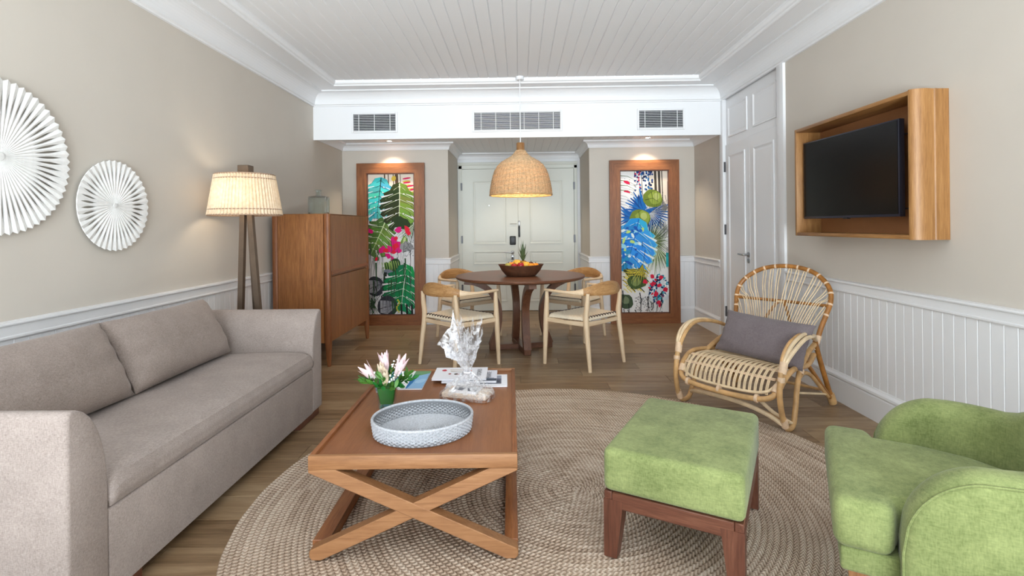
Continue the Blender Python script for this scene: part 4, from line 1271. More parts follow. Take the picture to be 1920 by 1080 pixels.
    def palm(s, cx, cy, n, r0, a0, a1, cols, w=.02, seed=0):
        asp = s.W / s.H; rd = random.Random(seed)
        for k in range(n):
            t = a0 + (a1 - a0) * k / (n - 1); r = r0 * rd.uniform(.8, 1.1)
            s.stroke([(cx, cy), (cx + .5 * r * math.cos(t), cy + .5 * r * math.sin(t) * asp), (cx + r * math.cos(t + .06), cy + (r * math.sin(t + .06)) * asp)], w * rd.uniform(.7, 1.2), cols[k % len(cols)])
    def build(s, parent):
        me = bpy.data.meshes.new('print'); me.from_pydata(s.v, [], s.f); me.update()
        at = me.color_attributes.new('ink', 'FLOAT_COLOR', 'CORNER')
        li = 0
        for p in me.polygons:
            for k in p.loop_indices: at.data[k].color = s.c[p.index]
        return finish(bpy.data.objects.new('print', me), M['print'], parent)

def art_frame(label, x0, x1, paint):
    W, Hh, fw, dp = x1 - x0, 2.072, .128, .045
    t = thing('framed_print', label, 'painting', ((x0 + x1) / 2, YW - .036, 0), 0, 'tall framed leaf prints')
    a_, b_ = W / 2, W / 2 - fw
    # the frame's members, mitred
    def member(name, quad, mat):
        vs = [(x, -dp, z) for x, z in quad] + [(x, 0, z) for x, z in quad]
        from_py(name, vs, [(0, 1, 2, 3), (7, 6, 5, 4), (0, 4, 5, 1), (1, 5, 6, 2), (2, 6, 7, 3), (3, 7, 4, 0)], mat, t)
    member('frame_stile', [(-a_, 0), (-b_, fw), (-b_, Hh - fw), (-a_, Hh)], wood('oak_frame', 'z'))
    member('frame_stile', [(a_, 0), (a_, Hh), (b_, Hh - fw), (b_, fw)], wood('oak_frame', 'z'))
    member('frame_rail', [(-a_, Hh), (-b_, Hh - fw), (b_, Hh - fw), (a_, Hh)], wood('oak_frame', 'x'))
    member('frame_rail', [(-a_, 0), (a_, 0), (b_, fw), (-b_, fw)], wood('oak_frame', 'x'))
    bm = bmesh.new(); e = .012
    add_box(bm, (-b_, -dp + .012, fw), (-b_ + e, -.004, Hh - fw)); add_box(bm, (b_ - e, -dp + .012, fw), (b_, -.004, Hh - fw))
    add_box(bm, (-b_ + e, -dp + .012, fw), (b_ - e, -.004, fw + e)); add_box(bm, (-b_ + e, -dp + .012, Hh - fw - e), (b_ - e, -.004, Hh - fw))
    from_bm('inner_slip', bm, wood('mahogany', 'z'), t)
    box('backing', (-b_, -.004, fw), (b_, 0, Hh - fw), M['dark'], t)
    p = Painter(2 * (b_ - e), Hh - 2 * fw - 2 * e); paint(p)
    o = p.build(t); o.location = (0, -.008, fw + e)

def K(r, g, b): return rgb(r, g, b)
INK, WH, CREAM = K(26, 28, 30), K(232, 231, 232), K(238, 224, 208)
def stems(p, n, seed, y0=0, y1=1, col=INK, w=.012):
    rd = random.Random(seed)
    for _ in range(n):
        x = rd.random(); ya = rd.uniform(y0, y1); yb = ya + rd.uniform(.06, .2)
        p.stroke([(x, ya), (x + rd.uniform(-.03, .03), (ya + yb) / 2), (x + rd.uniform(-.06, .06), min(yb, 1))], w * rd.uniform(.4, 1.3), col)
def paint_left(p):
    p.rect(0, 0, 1, 1, WH); p.rect(0, 0, 1, .14, CREAM)
    for x, w in ((.36, .03), (.44, .02), (.62, .07), (.7, .015), (.55, .02)): p.stroke([(x, 0), (x + .01, .08), (x + .03, .2)], w, K(96, 72, 52), False)
    p.ell(.56, .03, .05, .06, K(226, 190, 70), .4)
    for k, (x, y) in enumerate(((.84, .03), (.85, .06), (.92, .085), (.98, .11))):
        p.ell(x, y + .022, .09, .022, K(216, 190, 70), -.1); p.ell(x, y, .09, .02, K(216, 24, 92), -.15, 10, .15, k)
    stems(p, 26, 3, .45, .95, K(120, 116, 118), .008)
    stems(p, 16, 5, .4, .98)
    p.palm(.95, .33, 16, .5, 1.2, 2.6, [K(48, 86, 40), K(120, 150, 84), K(30, 50, 26)], .022, 2)
    p.monstera(.24, .15, .62, .12, (K(78, 196, 200), K(84, 200, 198)), K(26, 62, 74), 7, .5, WH, 1, K(28, 40, 44), K(30, 44, 44))
    p.monstera(.24, .43, .60, .42, (K(82, 122, 52), K(104, 142, 62)), K(212, 226, 180), 6, .5, WH, 4, K(24, 44, 20))
    p.monstera(.68, .20, .66, .02, (K(46, 56, 24), K(124, 150, 56)), K(220, 228, 190), 6, .5, WH, 2, K(22, 34, 14), K(236, 236, 216))
    p.ell(.72, .345, .2, .12, K(40, 60, 26), .2, 14, .2, 5)
    p.palm(.99, .36, 14, .42, 1.7, 2.5, [K(40, 70, 32), K(210, 220, 196)], .02, 6)
    for x, y, r, c in ((.02, .405, .07, 0), (.66, .40, .08, 0), (.84, .395, .08, 1), (.88, .425, .05, 1), (.55, .475, .10, 0), (.63, .50, .09, 0), (.57, .53, .11, 1), (.46, .535, .08, 0), (.30, .535, .09, 0), (.37, .545, .06, 1), (.66, .545, .08, 0), (.42, .58, .07, 0), (.17, .605, .04, 1), (.52, .605, .05, 0), (.6, .46, .05, 1)):
        p.ell(x, y, r, r * .8, (K(222, 14, 124), K(228, 22, 58))[c], x * 9, 9, .3, int(x * 100))
    p.ell(.78, .48, .09, .11, K(112, 150, 60), .2, 10, .25, 3); p.ell(.78, .48, .03, .1, K(196, 212, 150), .2, 8)
    p.ell(.84, .52, .16, .12, K(150, 150, 152), 0, 18, .25, 8)
    for k in range(60):
        rd = random.Random(k); p.ell(.76 + .22 * rd.random(), .47 + .12 * rd.random(), .008, .008, INK, 0, 5)
    for (x, y, rx, ry, rt) in ((.56, .655, .13, .17, .4), (.40, .665, .06, .12, -.2)):
        p.ell(x, y, rx, ry, K(34, 70, 28), rt)
        for j in range(-2, 3): p.stroke([(x + j * .045 - .02, y - .035), (x + j * .05, y), (x + j * .045 + .02, y + .04)], .022, K(150, 180, 96))
    p.ell(.44, .70, .12, .06, K(120, 126, 140), .3)
    def grey(cx, cy, rx, ry, rt):
        p.ell(cx, cy, rx, ry, K(52, 54, 62), rt, 18)
        for j in range(-4, 5):
            a_ = j / 4.6; p.stroke([(cx - rx * .8 + .02, cy + a_ * .045), (cx, cy + a_ * .05 + .006), (cx + rx * .8 * (1 - abs(a_) * .4), cy + a_ * .03 - .004)], .03, K(176, 178, 186))
        p.stroke([(cx - rx * .9, cy + .02), (cx, cy), (cx + rx * .9, cy - .02)], .014, INK)
    grey(.13, .80, .20, .22, -.3)
    stems(p, 10, 12, .72, .9, K(40, 44, 40), .03)
    p.stroke([(.36, .70), (.34, .8), (.38, .9)], .07, K(30, 42, 32), False)
    p.monstera(.76, .79, .70, .12, (K(12, 128, 74), K(16, 148, 84)), K(208, 232, 214), 6, .5, WH, 7, K(10, 70, 40), K(238, 240, 232))
    p.palm(.10, .93, 22, .34, 1.0, 5.3, [K(26, 66, 36), K(70, 110, 70), INK], .018, 9)
    grey(.40, .945, .22, .24, .1)
    for x in (.70, .82, .93): p.stroke([(x, .93), (x + .01, 1)], .04, INK, False)
    for k in range(8): p.ell(.63 + .03 * math.sin(k), .90 + .012 * k, .02, .02, K(206, 200, 70), 0, 7)
    stems(p, 14, 31, .1, .95, INK, .008); stems(p, 40, 33, .45, .95, K(64, 66, 70), .012); stems(p, 18, 35, .6, 1, K(40, 78, 44), .03)
def paint_right(p):
    p.rect(0, 0, 1, 1, K(236, 234, 232)); p.rect(.6, 0, 1, .3, CREAM)
    for x, w in ((.30, .012), (.45, .012), (.60, .012), (.74, .05), (.82, .05), (.88, .02)): p.stroke([(x, 0), (x + .01, .12), (x + .02, .26)], w, K(70, 62, 54), False)
    stems(p, 24, 8, 0, .35, K(90, 86, 84), .009)
    rd = random.Random(4)
    for k in range(95):
        x = .30 + .38 * rd.random(); y = .22 * rd.random() ** 1.4
        p.ell(x, y, .022, .022, (K(24, 64, 130), K(34, 92, 160), K(20, 40, 84), K(196, 40, 84))[0 if k % 5 else 3] if x < .42 else (K(24, 64, 130), K(38, 110, 170), K(20, 40, 84))[k % 3], 0, 7)
    for k in range(7):
        y = .03 + .034 * k; p.ell(.16, y + .01, .20, .045, K(240, 240, 240), .25, 12); p.stroke([(0, y), (.15, y + .004), (.33, y + .035)], .018, K(92, 110, 62))
        if k in (1, 3, 4): p.ell(.14, y + .014, .08, .03, K(206, 24, 74), .3, 9, .2, k)
    p.ell(.08, .22, .22, .22, K(238, 238, 240), .5, 12, .1, 2)
    for k in range(6): p.stroke([(0, .17 + .02 * k), (.12, .18 + .02 * k), (.24, .22 + .018 * k)], .01, K(120, 126, 130))
    def bluepalm(cx, cy, r, a0, a1, n, sd): p.palm(cx, cy, n, r, a0, a1, [K(14, 92, 172), K(10, 74, 150), K(22, 108, 184)], .10, sd)
    bluepalm(.52, .27, .42, 2.6, 4.4, 12, 1); bluepalm(.55, .29, .48, -.35, 1.5, 14, 2); bluepalm(.30, .32, .40, 1.7, 3.7, 10, 3)
    p.palm(.62, .30, 30, .46, -.7, 2.0, [INK, K(220, 226, 232)], .010, 5)
    p.palm(1.02, .26, 26, .36, 2.2, 4.1, [K(60, 60, 60), K(150, 150, 150)], .012, 7); p.palm(1.02, .42, 26, .30, 2.0, 4.3, [K(90, 90, 90), K(200, 200, 200)], .014, 8)
    for cx, cy, rx, ry in ((.68, .195, .21, .19), (.41, .335, .22, .20)):
        p.ell(cx, cy, rx, ry, K(112, 130, 44), .4, 18, .06, int(cx * 10)); p.ell(cx + .05, cy - .005, rx * .7, ry * .72, K(146, 164, 66), .3, 14, .12, 3); p.ell(cx + .08, cy - .012, rx * .35, ry * .4, K(180, 192, 110), .3, 10, .2, 4)
        p.stroke([(cx - .16, cy + .01), (cx, cy - .004), (cx + .15, cy + .03)], .016, K(56, 70, 26)); p.stroke([(cx - .03, cy - .05), (cx, cy), (cx - .02, cy + .06)], .014, K(70, 84, 30))
    p.ell(.40, .40, .06, .10, K(120, 140, 60), .1, 9, .1, 4)
    p.palm(.66, .50, 64, .50, -2.9, 2.9, [K(58, 74, 40), K(170, 184, 140), K(40, 52, 28), K(120, 138, 92)], .026, 11)
    p.palm(.72, .53, 26, .62, .7, 2.2, [K(196, 206, 176), K(70, 88, 52), K(150, 166, 120)], .03, 12)
    p.monstera(.26, .50, .80, .25, (K(36, 140, 214), K(52, 160, 224)), K(190, 226, 240), 6, .5, K(226, 236, 238), 14, K(120, 196, 214), K(24, 96, 180))
    rd = random.Random(9)
    for k in range(26): p.ell(.04 + .48 * rd.random(), .40 + .25 * rd.random(), .07 * rd.random() + .02, .03, (K(26, 108, 200), K(150, 214, 238), K(20, 86, 176), K(226, 240, 240), K(190, 220, 120))[k % 5], rd.random() * 3, 9, .25, k)
    p.rect(.95, .58, 1, .68, K(40, 168, 172))
    for k in range(52):
        rd = random.Random(k + 50); x = rd.random() * .52; y = .67 + .17 * rd.random()
        p.stroke([(x, y), (x + .05, y + .012), (x + .10, y + .03)], .018, (K(222, 204, 70), INK, K(230, 214, 110))[k % 3], False)
    p.palm(.05, .70, 14, .5, -.1, .9, [K(226, 206, 66), K(60, 66, 26)], .035, 31); p.palm(.5, .72, 14, .46, 2.0, 3.2, [K(226, 206, 66), K(196, 186, 80), INK], .035, 32)
    p.ell(.32, .785, .20, .15, K(70, 92, 44), .1, 16, .08, 2); p.ell(.30, .78, .10, .10, K(130, 146, 84), .1, 12, .1, 5)
    for j in (-.1, 0, .1): p.stroke([(.32 + j, .745), (.33 + j, .785), (.32 + j, .83)], .02, K(40, 58, 28))
    p.palm(.45, .66, 12, .4, 1.3, 2.2, [K(214, 198, 60), INK], .016, 15)
    p.ell(.07, .925, .17, .16, K(66, 84, 60), .3, 14, .12, 6); p.ell(.09, .915, .08, .08, K(120, 136, 104), .2, 10, .2, 3)
    rd = random.Random(21)
    for k in range(90): p.ell(.28 + .36 * rd.random(), .89 + .10 * rd.random(), .012, .009, K(90, 88, 92), rd.random() * 3, 5)
    p.ell(.79, .84, .24, .28, K(214, 222, 228), 0, 16, .12, 1)
    for k in range(120):
        x = .79 + .23 * math.sqrt(rd.random()) * math.cos(k * 2.4); y = .84 + .115 * math.sqrt(rd.random()) * math.sin(k * 2.4)
        p.ell(x, y, .035, .022, (K(20, 38, 76), K(236, 238, 240), K(30, 140, 168), K(20, 40, 90), K(80, 178, 196), K(214, 24, 60), K(240, 240, 240), K(26, 60, 110))[k % 8], rd.random() * 3, 6, .3, k)
    for x, y in ((.50, .785), (.65, .745), (.84, .755), (.66, .80), (.80, .81), (.92, .84), (.72, .87), (.78, .93)): p.ell(x, y, .05, .045, K(212, 26, 62), x * 7, 8, .25, int(x * 50))
    stems(p, 16, 41, .82, 1, INK, .02); stems(p, 14, 43, .1, .9, INK, .008)
art_frame('tall oak framed print of turquoise and green leaves behind the cabinet', -2.079, -1.211, paint_left)
art_frame('tall oak framed print of blue leaves and olive fruit right of the entrance', 1.147, 2.025, paint_right)

# ================================================================ RATTAN LOUNGE CHAIR
rc = thing('rattan_chair', 'round backed natural rattan lounge chair by the right wall', 'armchair', (1.408, 3.398, 0), math.atan2(-.765, .644))
TB = M['rattan']; TM = M['rattan_mid']; TBR = M['rattan_brown']
hoop_half = [(.285, .53, .40), (.300, .585, .52), (.318, .635, .615), (.333, .68, .71), (.315, .715, .785), (.262, .748, .847), (.178, .775, .898), (.064, .788, .924)]
hoop_pts = [Vector((-x, y, z)) for x, y, z in hoop_half] + [Vector(p) for p in reversed(hoop_half)]
hoop = smoothpath(hoop_pts, 6)
tube('back_hoop', hoop, .0165, TBR, rc, 12)
def bind(p, d, r, L, mat=None, parent=rc):
    p, d = Vector(p), Vector(d).normalized()
    return tube('binding', [p - d * L / 2, p - d * L / 4, p + d * L / 4, p + d * L / 2], [r * .94, r, r, r * .94], mat or M['binding'], parent, 10)
Lh = len(hoop)
hr = resample(hoop, 61)
for k in range(9, 53, 3):
    bind(hr[k], hr[k + 1] - hr[k - 1], .0185, .013)
for s in (-1, 1): bind((s * .289, .545, .435), (s * .2, .45, 1), .0195, .10)
# seat rim
rim = smoothpath([(-.288, .50, .36), (-.325, .30, .335), (-.337, .06, .352), (-.335, -.06, .315), (-.322, -.13, .25), (-.27, -.168, .205), (-.12, -.182, .188), (.12, -.182, .188), (.27, -.168, .205), (.322, -.13, .25), (.335, -.06, .315), (.337, .06, .352), (.325, .30, .335), (.288, .50, .36)], 5)
tube('seat_rim', rim, .0165, TM, rc, 10)
rim2 = smoothpath([(-.31, -.03, .335), (-.300, -.115, .275), (-.25, -.148, .236), (-.12, -.160, .220), (.12, -.160, .220), (.25, -.148, .236), (.300, -.115, .275), (.31, -.03, .335)], 5)
tube('inner_rim', rim2, .009, TB, rc, 8)
tube('back_seat_rail', [(-.288, .50, .36), (0, .515, .335), (.288, .50, .36)], .013, TM, rc, 8, n=5)
# seat slats: pairs of canes that rise from the front lip and run to the back
s0 = None
for k in range(17):
    x = -.264 + .033 * k
    if s0 is None:
        cv = smoothpath([(0, -.155, .222), (0, -.142, .270), (0, -.095, .325), (0, -.02, .356), (0, .10, .352), (0, .30, .325), (0, .50, .342)], 5)
        bm = bmesh.new()
        for d in (-.0047, .0047): add_tube(bm, [v + Vector((d, 0, 0)) for v in cv], .0046, 6)
        bmesh.ops.recalc_face_normals(bm, faces=bm.faces)
        s0 = from_bm('seat_cane', bm, TB, rc, True)
        s0.location = (x, 0, 0)
    else: share(s0, rc, (x, .012 * (abs(x) / .27) ** 4, 0))
for yy, zz in ((-.108, .306), (-.035, .343)):
    bm = bmesh.new()
    add_tube(bm, [(-.30, yy, zz + .004), (.30, yy, zz + .004)], .0055, 6); add_tube(bm, [(-.30, yy + .012, zz + .010), (.30, yy + .012, zz + .010)], .0035, 6)
    from_bm('cross_band', bm, M['binding'], rc, True)
for x in (-.24, -.02, .22): bind((x, -.176, .198), (1, 0, 0), .026, .018)
for s in (-1, 1): bind((s * .315, -.125, .262), (s * .1, .5, .6), .025, .05)
for s in (-1, 1):
    # arm: three canes that fan over the top
    for j, (dx, dz) in enumerate(((0, 0), (.026, -.012), (-.024, -.006))):
        tube('arm_cane', [(s * .345, -.125, .36), (s * (.352 + dx * .6), -.095, .44), (s * (.362 + dx), -.015, .518 + dz), (s * (.366 + dx), .10, .555 + dz), (s * (.352 + dx), .24, .548 + dz), (s * (.325 + dx * .5), .38, .510), (s * .296, .52, .455)], [.0135, .013, .0125, .0125, .0125, .012, .012], TB if j != 2 else TM, rc, 8, n=5)
    bind((s * .349, -.112, .395), (s * .06, .3, 1), .024, .07)
    bind((s * .348, -.138, .33), (0, 0, 1), .021, .03)
    # hairpin front leg running up into the back post
    tube('front_leg', [(s * .345, -.13, .37), (s * .346, -.155, .24), (s * .350, -.130, .11), (s * .352, -.085, .036), (s * .352, -.035, .0175), (s * .350, .018, .036), (s * .345, .062, .12), (s * .335, .115, .235), (s * .322, .20, .33), (s * .305, .36, .40), (s * .292, .50, .43)], .0165, TM, rc, 10, n=5)
    bind((s * .351, -.108, .07), (0, .4, -1), .0215, .06)
    # rear leg and braces
    tube('rear_leg', [(s * .292, .515, .45), (s * .305, .55, .33), (s * .325, .61, .16), (s * .343, .665, .016)], .0165, TBR if s > 0 else TBR, rc, 10, n=4)
    tube('brace', [(s * .310, .28, .375), (s * .318, .40, .27), (s * .330, .52, .155), (s * .342, .645, .045)], .0135, TBR, rc, 8, n=4)
    tube('brace', [(s * .328, .165, .28), (s * .322, .25, .292), (s * .322, .36, .255), (s * .328, .48, .165), (s * .338, .60, .07)], .0125, TM, rc, 8, n=5)
    bind((s * .341, .652, .045), (s * .1, .4, -1), .0265, .075, TM)
    tube('side_rod', [(s * .335, .10, .20), (s * .338, .60, .085)], .0075, TB, rc, 6)
    bind((s * .327, .185, .315), (0, .5, .5), .0205, .03)
# lower front stretchers
tube('stretcher', [(-.345, .03, .062), (-.24, -.06, .105), (-.08, -.10, .125), (.10, -.10, .118), (.24, -.095, .09), (.348, -.115, .058)], .0135, TB, rc, 8, n=5)
tube('stretcher', [(-.345, .05, .075), (-.20, -.02, .10), (0, -.05, .105), (.18, -.06, .09), (.34, -.02, .045)], .011, TM, rc, 8, n=5)
tube('stretcher', [(.20, -.13, .19), (.28, -.09, .11), (.350, .01, .034)], .011, TB, rc, 8, n=4)
tube('stretcher', [(-.34, .655, .09), (.34, .655, .09)], .010, TM, rc, 8)
tube('stretcher', [(-.31, .25, .315), (0, .25, .30), (.31, .25, .315)], .012, TBR, rc, 8, n=4)
# back: cross rail, inverted V brace and thin looped spindles
tube('mid_rail', [(-.328, .665, .676), (0, .682, .676), (.328, .665, .676)], .0115, TBR, rc, 10, n=5)
tube('v_brace', [(-.135, .57, .42), (-.085, .62, .55), (-.03, .675, .655), (0, .682, .668), (.03, .675, .655), (.085, .62, .55), (.135, .57, .42)], .0105, TBR, rc, 8, n=4)
bind((0, .684, .672), (1, 0, 0), .0155, .045, TB)
NSP = 16
for k in range(NSP):
    f = (k + .5) / NSP
    top = hr[int(11 + 38 * f)]
    xb = -.235 + .47 * f
    xm = xb * 1.12 + (top.x - xb) * .35
    hw = .0085
    zt = top.z - .018
    P = []
    for sg in (-1, 1):
        seq = [(xb + sg * hw * .8, .508, .345), (xb * 1.05 + sg * hw, .572, .50), (xm * .98 + sg * hw, .657, .672), (xm + (top.x - xm) * .55 + sg * hw, .5 * (.657 + top.y) - .008, .5 * (.672 + zt)), (top.x * .975 + sg * hw * 1.2, top.y - .010, zt - .018)]
        if zt < .70: seq = seq[:2] + [(top.x * .965 + sg * hw, top.y - .012, zt)]
        P += seq if sg < 0 else list(reversed(seq))
    L2 = len(P) // 2
    P.insert(L2, (top.x * .985, top.y - .006, zt + .008))
    tube('back_spindle', P, .0036, TB, rc, 5, n=3)

pw = pillow('rattan_pillow', .62, .30, .12, M['grey_pillow'], None, 24, .05, 5)
pw.name = 'throw_pillow'
pw.matrix_world = Matrix.Translation((1.408, 3.398, 0)) @ Matrix.Rotation(math.atan2(-.765, .644), 4, 'Z') @ Matrix.Translation((.072, .125, .354)) @ Matrix.Rotation(-.12, 4, 'Z') @ Matrix.Rotation(-.50, 4, 'X') @ Matrix.Rotation(.03, 4, 'Y')
tag(pw, 'dark grey linen pillow on the rattan chair seat', 'pillow')

# ================================================================ THINGS ON THE COFFEE TABLE
TOPZ = .0131 + ZT - .013
# ---- oval whitewashed rattan tray
tr = thing('woven_tray', 'oval whitewashed woven rattan tray on the coffee table', 'tray', (-.418, 2.168, TOPZ), math.radians(14))
EX, EY = .208, .182
bm = bmesh.new()
def oval(rx, ry, z, n, wob, ph): return [((rx + wob * (1 if (k + ph) % 2 else -1)) * math.cos(2 * PI * k / n), (ry + wob * (1 if (k + ph) % 2 else -1)) * math.sin(2 * PI * k / n), z) for k in range(n)]
for i in range(9):
    add_tube(bm, oval(EX - .001 * (8 - i), EY - .001 * (8 - i), .006 + .0066 * i, 100, .0034, i % 2), .0037, 5, True, False)
from_bm('woven_wall', bm, M['whitewash'], tr, True, 'stuff')
bm = bmesh.new()
for i in range(22):
    f = 1 - i / 22.0
    add_tube(bm, oval((EX - .010) * f, (EY - .010) * f, .004, max(24, int(150 * f) // 2 * 2), .0012, i % 2), .0048, 4, True, False)
from_bm('woven_base', bm, M['whitewash'], tr, True, 'stuff')
lin_ = lathe('gap_shade_wall', [(1.0, .004), (1.0, .062), (.992, .062), (.992, .004), (1.0, .004)], plain('weave_gap_shade_grey', rgb(124, 126, 130), .8), tr, 96); lin_.scale = (EX - .005, EY - .005, 1)  # grey liner added so the weave gaps look shaded
lb_ = lathe('gap_shade_base', [(0, .0005), (.97, .0005), (.97, .003), (0, .003)], lin_.data.materials[0], tr, 64); lb_.scale = (EX - .005, EY - .005, 1)  # same gap-darkening liner under the base weave
tube('rim', oval(EX, EY, .0655, 96, 0, 0), .0058, M['whitewash'], tr, 8, True)

# ---- printed magazines and books
def flat_print(parent, W, L, z, paint):
    p = Painter(W, L); paint(p)
    o = p.build(parent); o.name = 'cover'
    o.matrix_local = Matrix.Translation((0, -L / 2, z)) @ Matrix.Rotation(-PI / 2, 4, 'X')
    return o
def words(text, size, parent, loc, rotz, col):
    c = bpy.data.curves.new('lettering', 'FONT'); c.body = text; c.size = size; c.align_x = 'CENTER'
    tmp = bpy.data.objects.new('lettering_tmp', c); COL.objects.link(tmp)
    bpy.context.view_layer.update()
    me = bpy.data.meshes.new_from_object(tmp.evaluated_get(bpy.context.evaluated_depsgraph_get()))
    bpy.data.objects.remove(tmp)
    me.materials.clear()
    o = finish(bpy.data.objects.new('lettering', me), col, parent)
    o.location = loc; o.rotation_euler = (0, 0, rotz)
    return o
M['ink'] = plain('dark_print_ink', rgb(62, 62, 70), .6)
def book(name, label, cat, cx, cy, z, W, L, th, rot, paint, title=None):
    t = thing(name, label, cat, (cx, cy, z), rot)
    box('page_block', (-W / 2 + .002, -L / 2 + .002, .0006), (W / 2 - .002, L / 2 - .002, th - .0006), M['paper'], t)
    box('back_cover', (-W / 2, -L / 2, 0), (W / 2, L / 2, .0006), M['paper'], t)
    box('front_cover', (-W / 2, -L / 2, th - .0006), (W / 2, L / 2, th), M['paper'], t)
    flat_print(t, W, L, th + .0002, paint)
    if title:
        tx, size, (lx, ly), rz = title
        words(tx, size, t, (lx, ly, th + .004), rz, M['ink'])
    return t
def cov_beach(p):
    p.rect(0, 0, 1, 1, K(228, 232, 238)); p.rect(0, 0, .34, 1, K(120, 170, 200)); p.rect(.0, .2, .3, .6, K(60, 128, 172))
    p.rect(.34, 0, .6, 1, K(240, 242, 244)); p.rect(.6, 0, 1, 1, K(140, 184, 222))
    p.fan((.75, .12), [(.6, 0), (1, 0), (1, .14), (.8, .26), (.6, .34)], K(112, 160, 116)); p.fan((.68, .3), [(.6, .22), (.78, .2), (.66, .5), (.6, .6)], K(64, 126, 104))
    p.fan((.64, .7), [(.6, .4), (.72, .34), (.70, .7), (.64, 1), (.6, 1)], K(28, 112, 172)); p.ell(.86, .6, .1, .2, K(164, 202, 232), .4, 12, .2)
def cov_white(p):
    p.rect(0, 0, 1, 1, K(240, 240, 246))
    p.ell(.17, .26, .05, .06, K(196, 44, 66), .2, 8, .3); p.stroke([(.28, .22), (.5, .24), (.72, .22)], .03, K(190, 160, 110)); p.stroke([(.3, .36), (.45, .42), (.7, .40)], .03, K(140, 120, 60)); p.ell(.42, .6, .04, .05, K(52, 62, 44), 0, 8); p.ell(.3, .58, .03, .04, K(150, 60, 50), 0, 8); p.stroke([(.42, .62), (.6, .6), (.75, .58)], .03, K(150, 60, 60)); p.ell(.66, .32, .05, .04, K(200, 90, 90), 0, 8)
def cov_grey(p):
    p.rect(0, 0, 1, 1, K(224, 226, 236)); p.rect(.5, .75, 1, .95, K(70, 78, 92)); p.rect(.6, .7, .95, .78, K(130, 140, 156))
def cov_photo(p):
    p.rect(0, 0, 1, 1, K(240, 241, 246)); p.rect(.55, .1, .90, .85, K(96, 100, 116)); p.rect(.55, .1, .9, .38, K(150, 156, 172))
    for k in range(8): p.ell(.58 + .04 * k, .62 + .03 * math.sin(k), .02, .05, K(58, 62, 76), 0, 6, .3, k)
book('magazine', 'magazine with blue beach cover lying beside the lily vase', 'magazine', -.642, 2.873, TOPZ, .225, .325, .007, .018, cov_beach)
book('magazine', 'white magazine with grey photo at the bottom of the stack', 'magazine', -.243, 2.848, TOPZ, .33, .205, .008, .03, cov_photo)
book('magazine', 'pale grey magazine in the middle of the stack', 'magazine', -.288, 2.90, TOPZ + .0092, .30, .215, .008, .02, cov_grey, ('PRIVATE', .034, (.118, 0), PI / 2))
book('magazine', 'white magazine with red fruit cover on top of the stack', 'magazine', -.345, 2.922, TOPZ + .0186, .30, .225, .009, .02, cov_white, ('STORIES', .034, (.118, .0), PI / 2))

# ---- lily arrangement in a glass vase
VX, VY = -.645, 2.462
va = thing('flower_vase', 'square clear glass vase lined with a green leaf on coffee table', 'vase', (VX, VY, TOPZ), .1)
def frust(name, w0, w1, z0, z1, mat, parent, inner=None, n=9):
    vs, fs = [], []
    def ring(w, z):
        out = []
        for sx, sy in ((-1, -1), (1, -1), (1, 1), (-1, 1)):
            for k in range(4):
                a_ = {(-1, -1): PI, (1, -1): -PI / 2, (1, 1): 0, (-1, 1): PI / 2}[(sx, sy)] + PI / 2 * k / 3
                rr = w * .18; out.append((sx * (w - rr) + rr * math.cos(a_), sy * (w - rr) + rr * math.sin(a_), z))
        return out
    prof = [(w0, z0), ((w0 + w1) / 2, (z0 + z1) / 2), (w1, z1)]
    if inner: prof += [(w1 - inner, z1), ((w0 + w1) / 2 - inner, (z0 + z1) / 2), (w0 - inner, z0 + .012)]
    for w_, z_ in prof: vs += ring(w_, z_)
    for i in range(len(prof) - 1):
        for k in range(16): fs.append((i * 16 + k, i * 16 + (k + 1) % 16, (i + 1) * 16 + (k + 1) % 16, (i + 1) * 16 + k))
    fs.append(tuple(reversed(range(16)))); e = (len(prof) - 1) * 16; fs.append(tuple(e + k for k in range(16)))
    return from_py(name, vs, fs, mat, parent, True)
frust('vase_glass', .036, .050, 0, .108, M['glass'], va, .004)
frust('leaf_liner', .0295, .0425, .020, .098, M['leaf_dark'], va)
def leaf_mesh(name, L, w, mat, parent, droop=.3):
    vs, fs = [], []; n = 7
    for i in range(n + 1):
        t = i / n; ww = w * math.sin(PI * min(1, t * .96 + .03)) ** .8; zz = L * t * (1 - droop * t * .5); yy = droop * L * t * t * .6
        vs += [(-ww, yy + .15 * ww, zz), (0, yy, zz), (ww, yy + .15 * ww, zz)]
    for i in range(n): a_ = i * 3; fs += [(a_, a_ + 1, a_ + 4, a_ + 3), (a_ + 1, a_ + 2, a_ + 5, a_ + 4)]
    return from_py(name, vs, fs, mat, parent, True)
def aim(o, loc, d, roll=0):
    d = Vector(d).normalized()
    o.matrix_local = Matrix.Translation(loc) @ d.to_track_quat('Z', 'Y').to_matrix().to_4x4() @ Matrix.Rotation(roll, 4, 'Z')
def petal_obj(parent, L, w, open_, mat, name='petal'):
    vs, fs = [], []; n = 9; m_ = 4
    for i in range(n + 1):
        t = i / n; ww = w * (math.sin(PI * (t ** .8) * .97 + .06)) ** .9 ; r = .006 + L * (.13 * math.sin(PI * t * .6) + open_ * t ** 3 * .55)
        for j in range(-m_ // 2, m_ // 2 + 1):
            f = j / (m_ / 2); vs.append((f * ww, r - .35 * ww * f * f, L * (t - open_ * .18 * t ** 3)))
    s_ = m_ + 1
    for i in range(n):
        for j in range(m_): fs.append((i * s_ + j, i * s_ + j + 1, (i + 1) * s_ + j + 1, (i + 1) * s_ + j))
    return from_py(name, vs, fs, mat, parent, True)
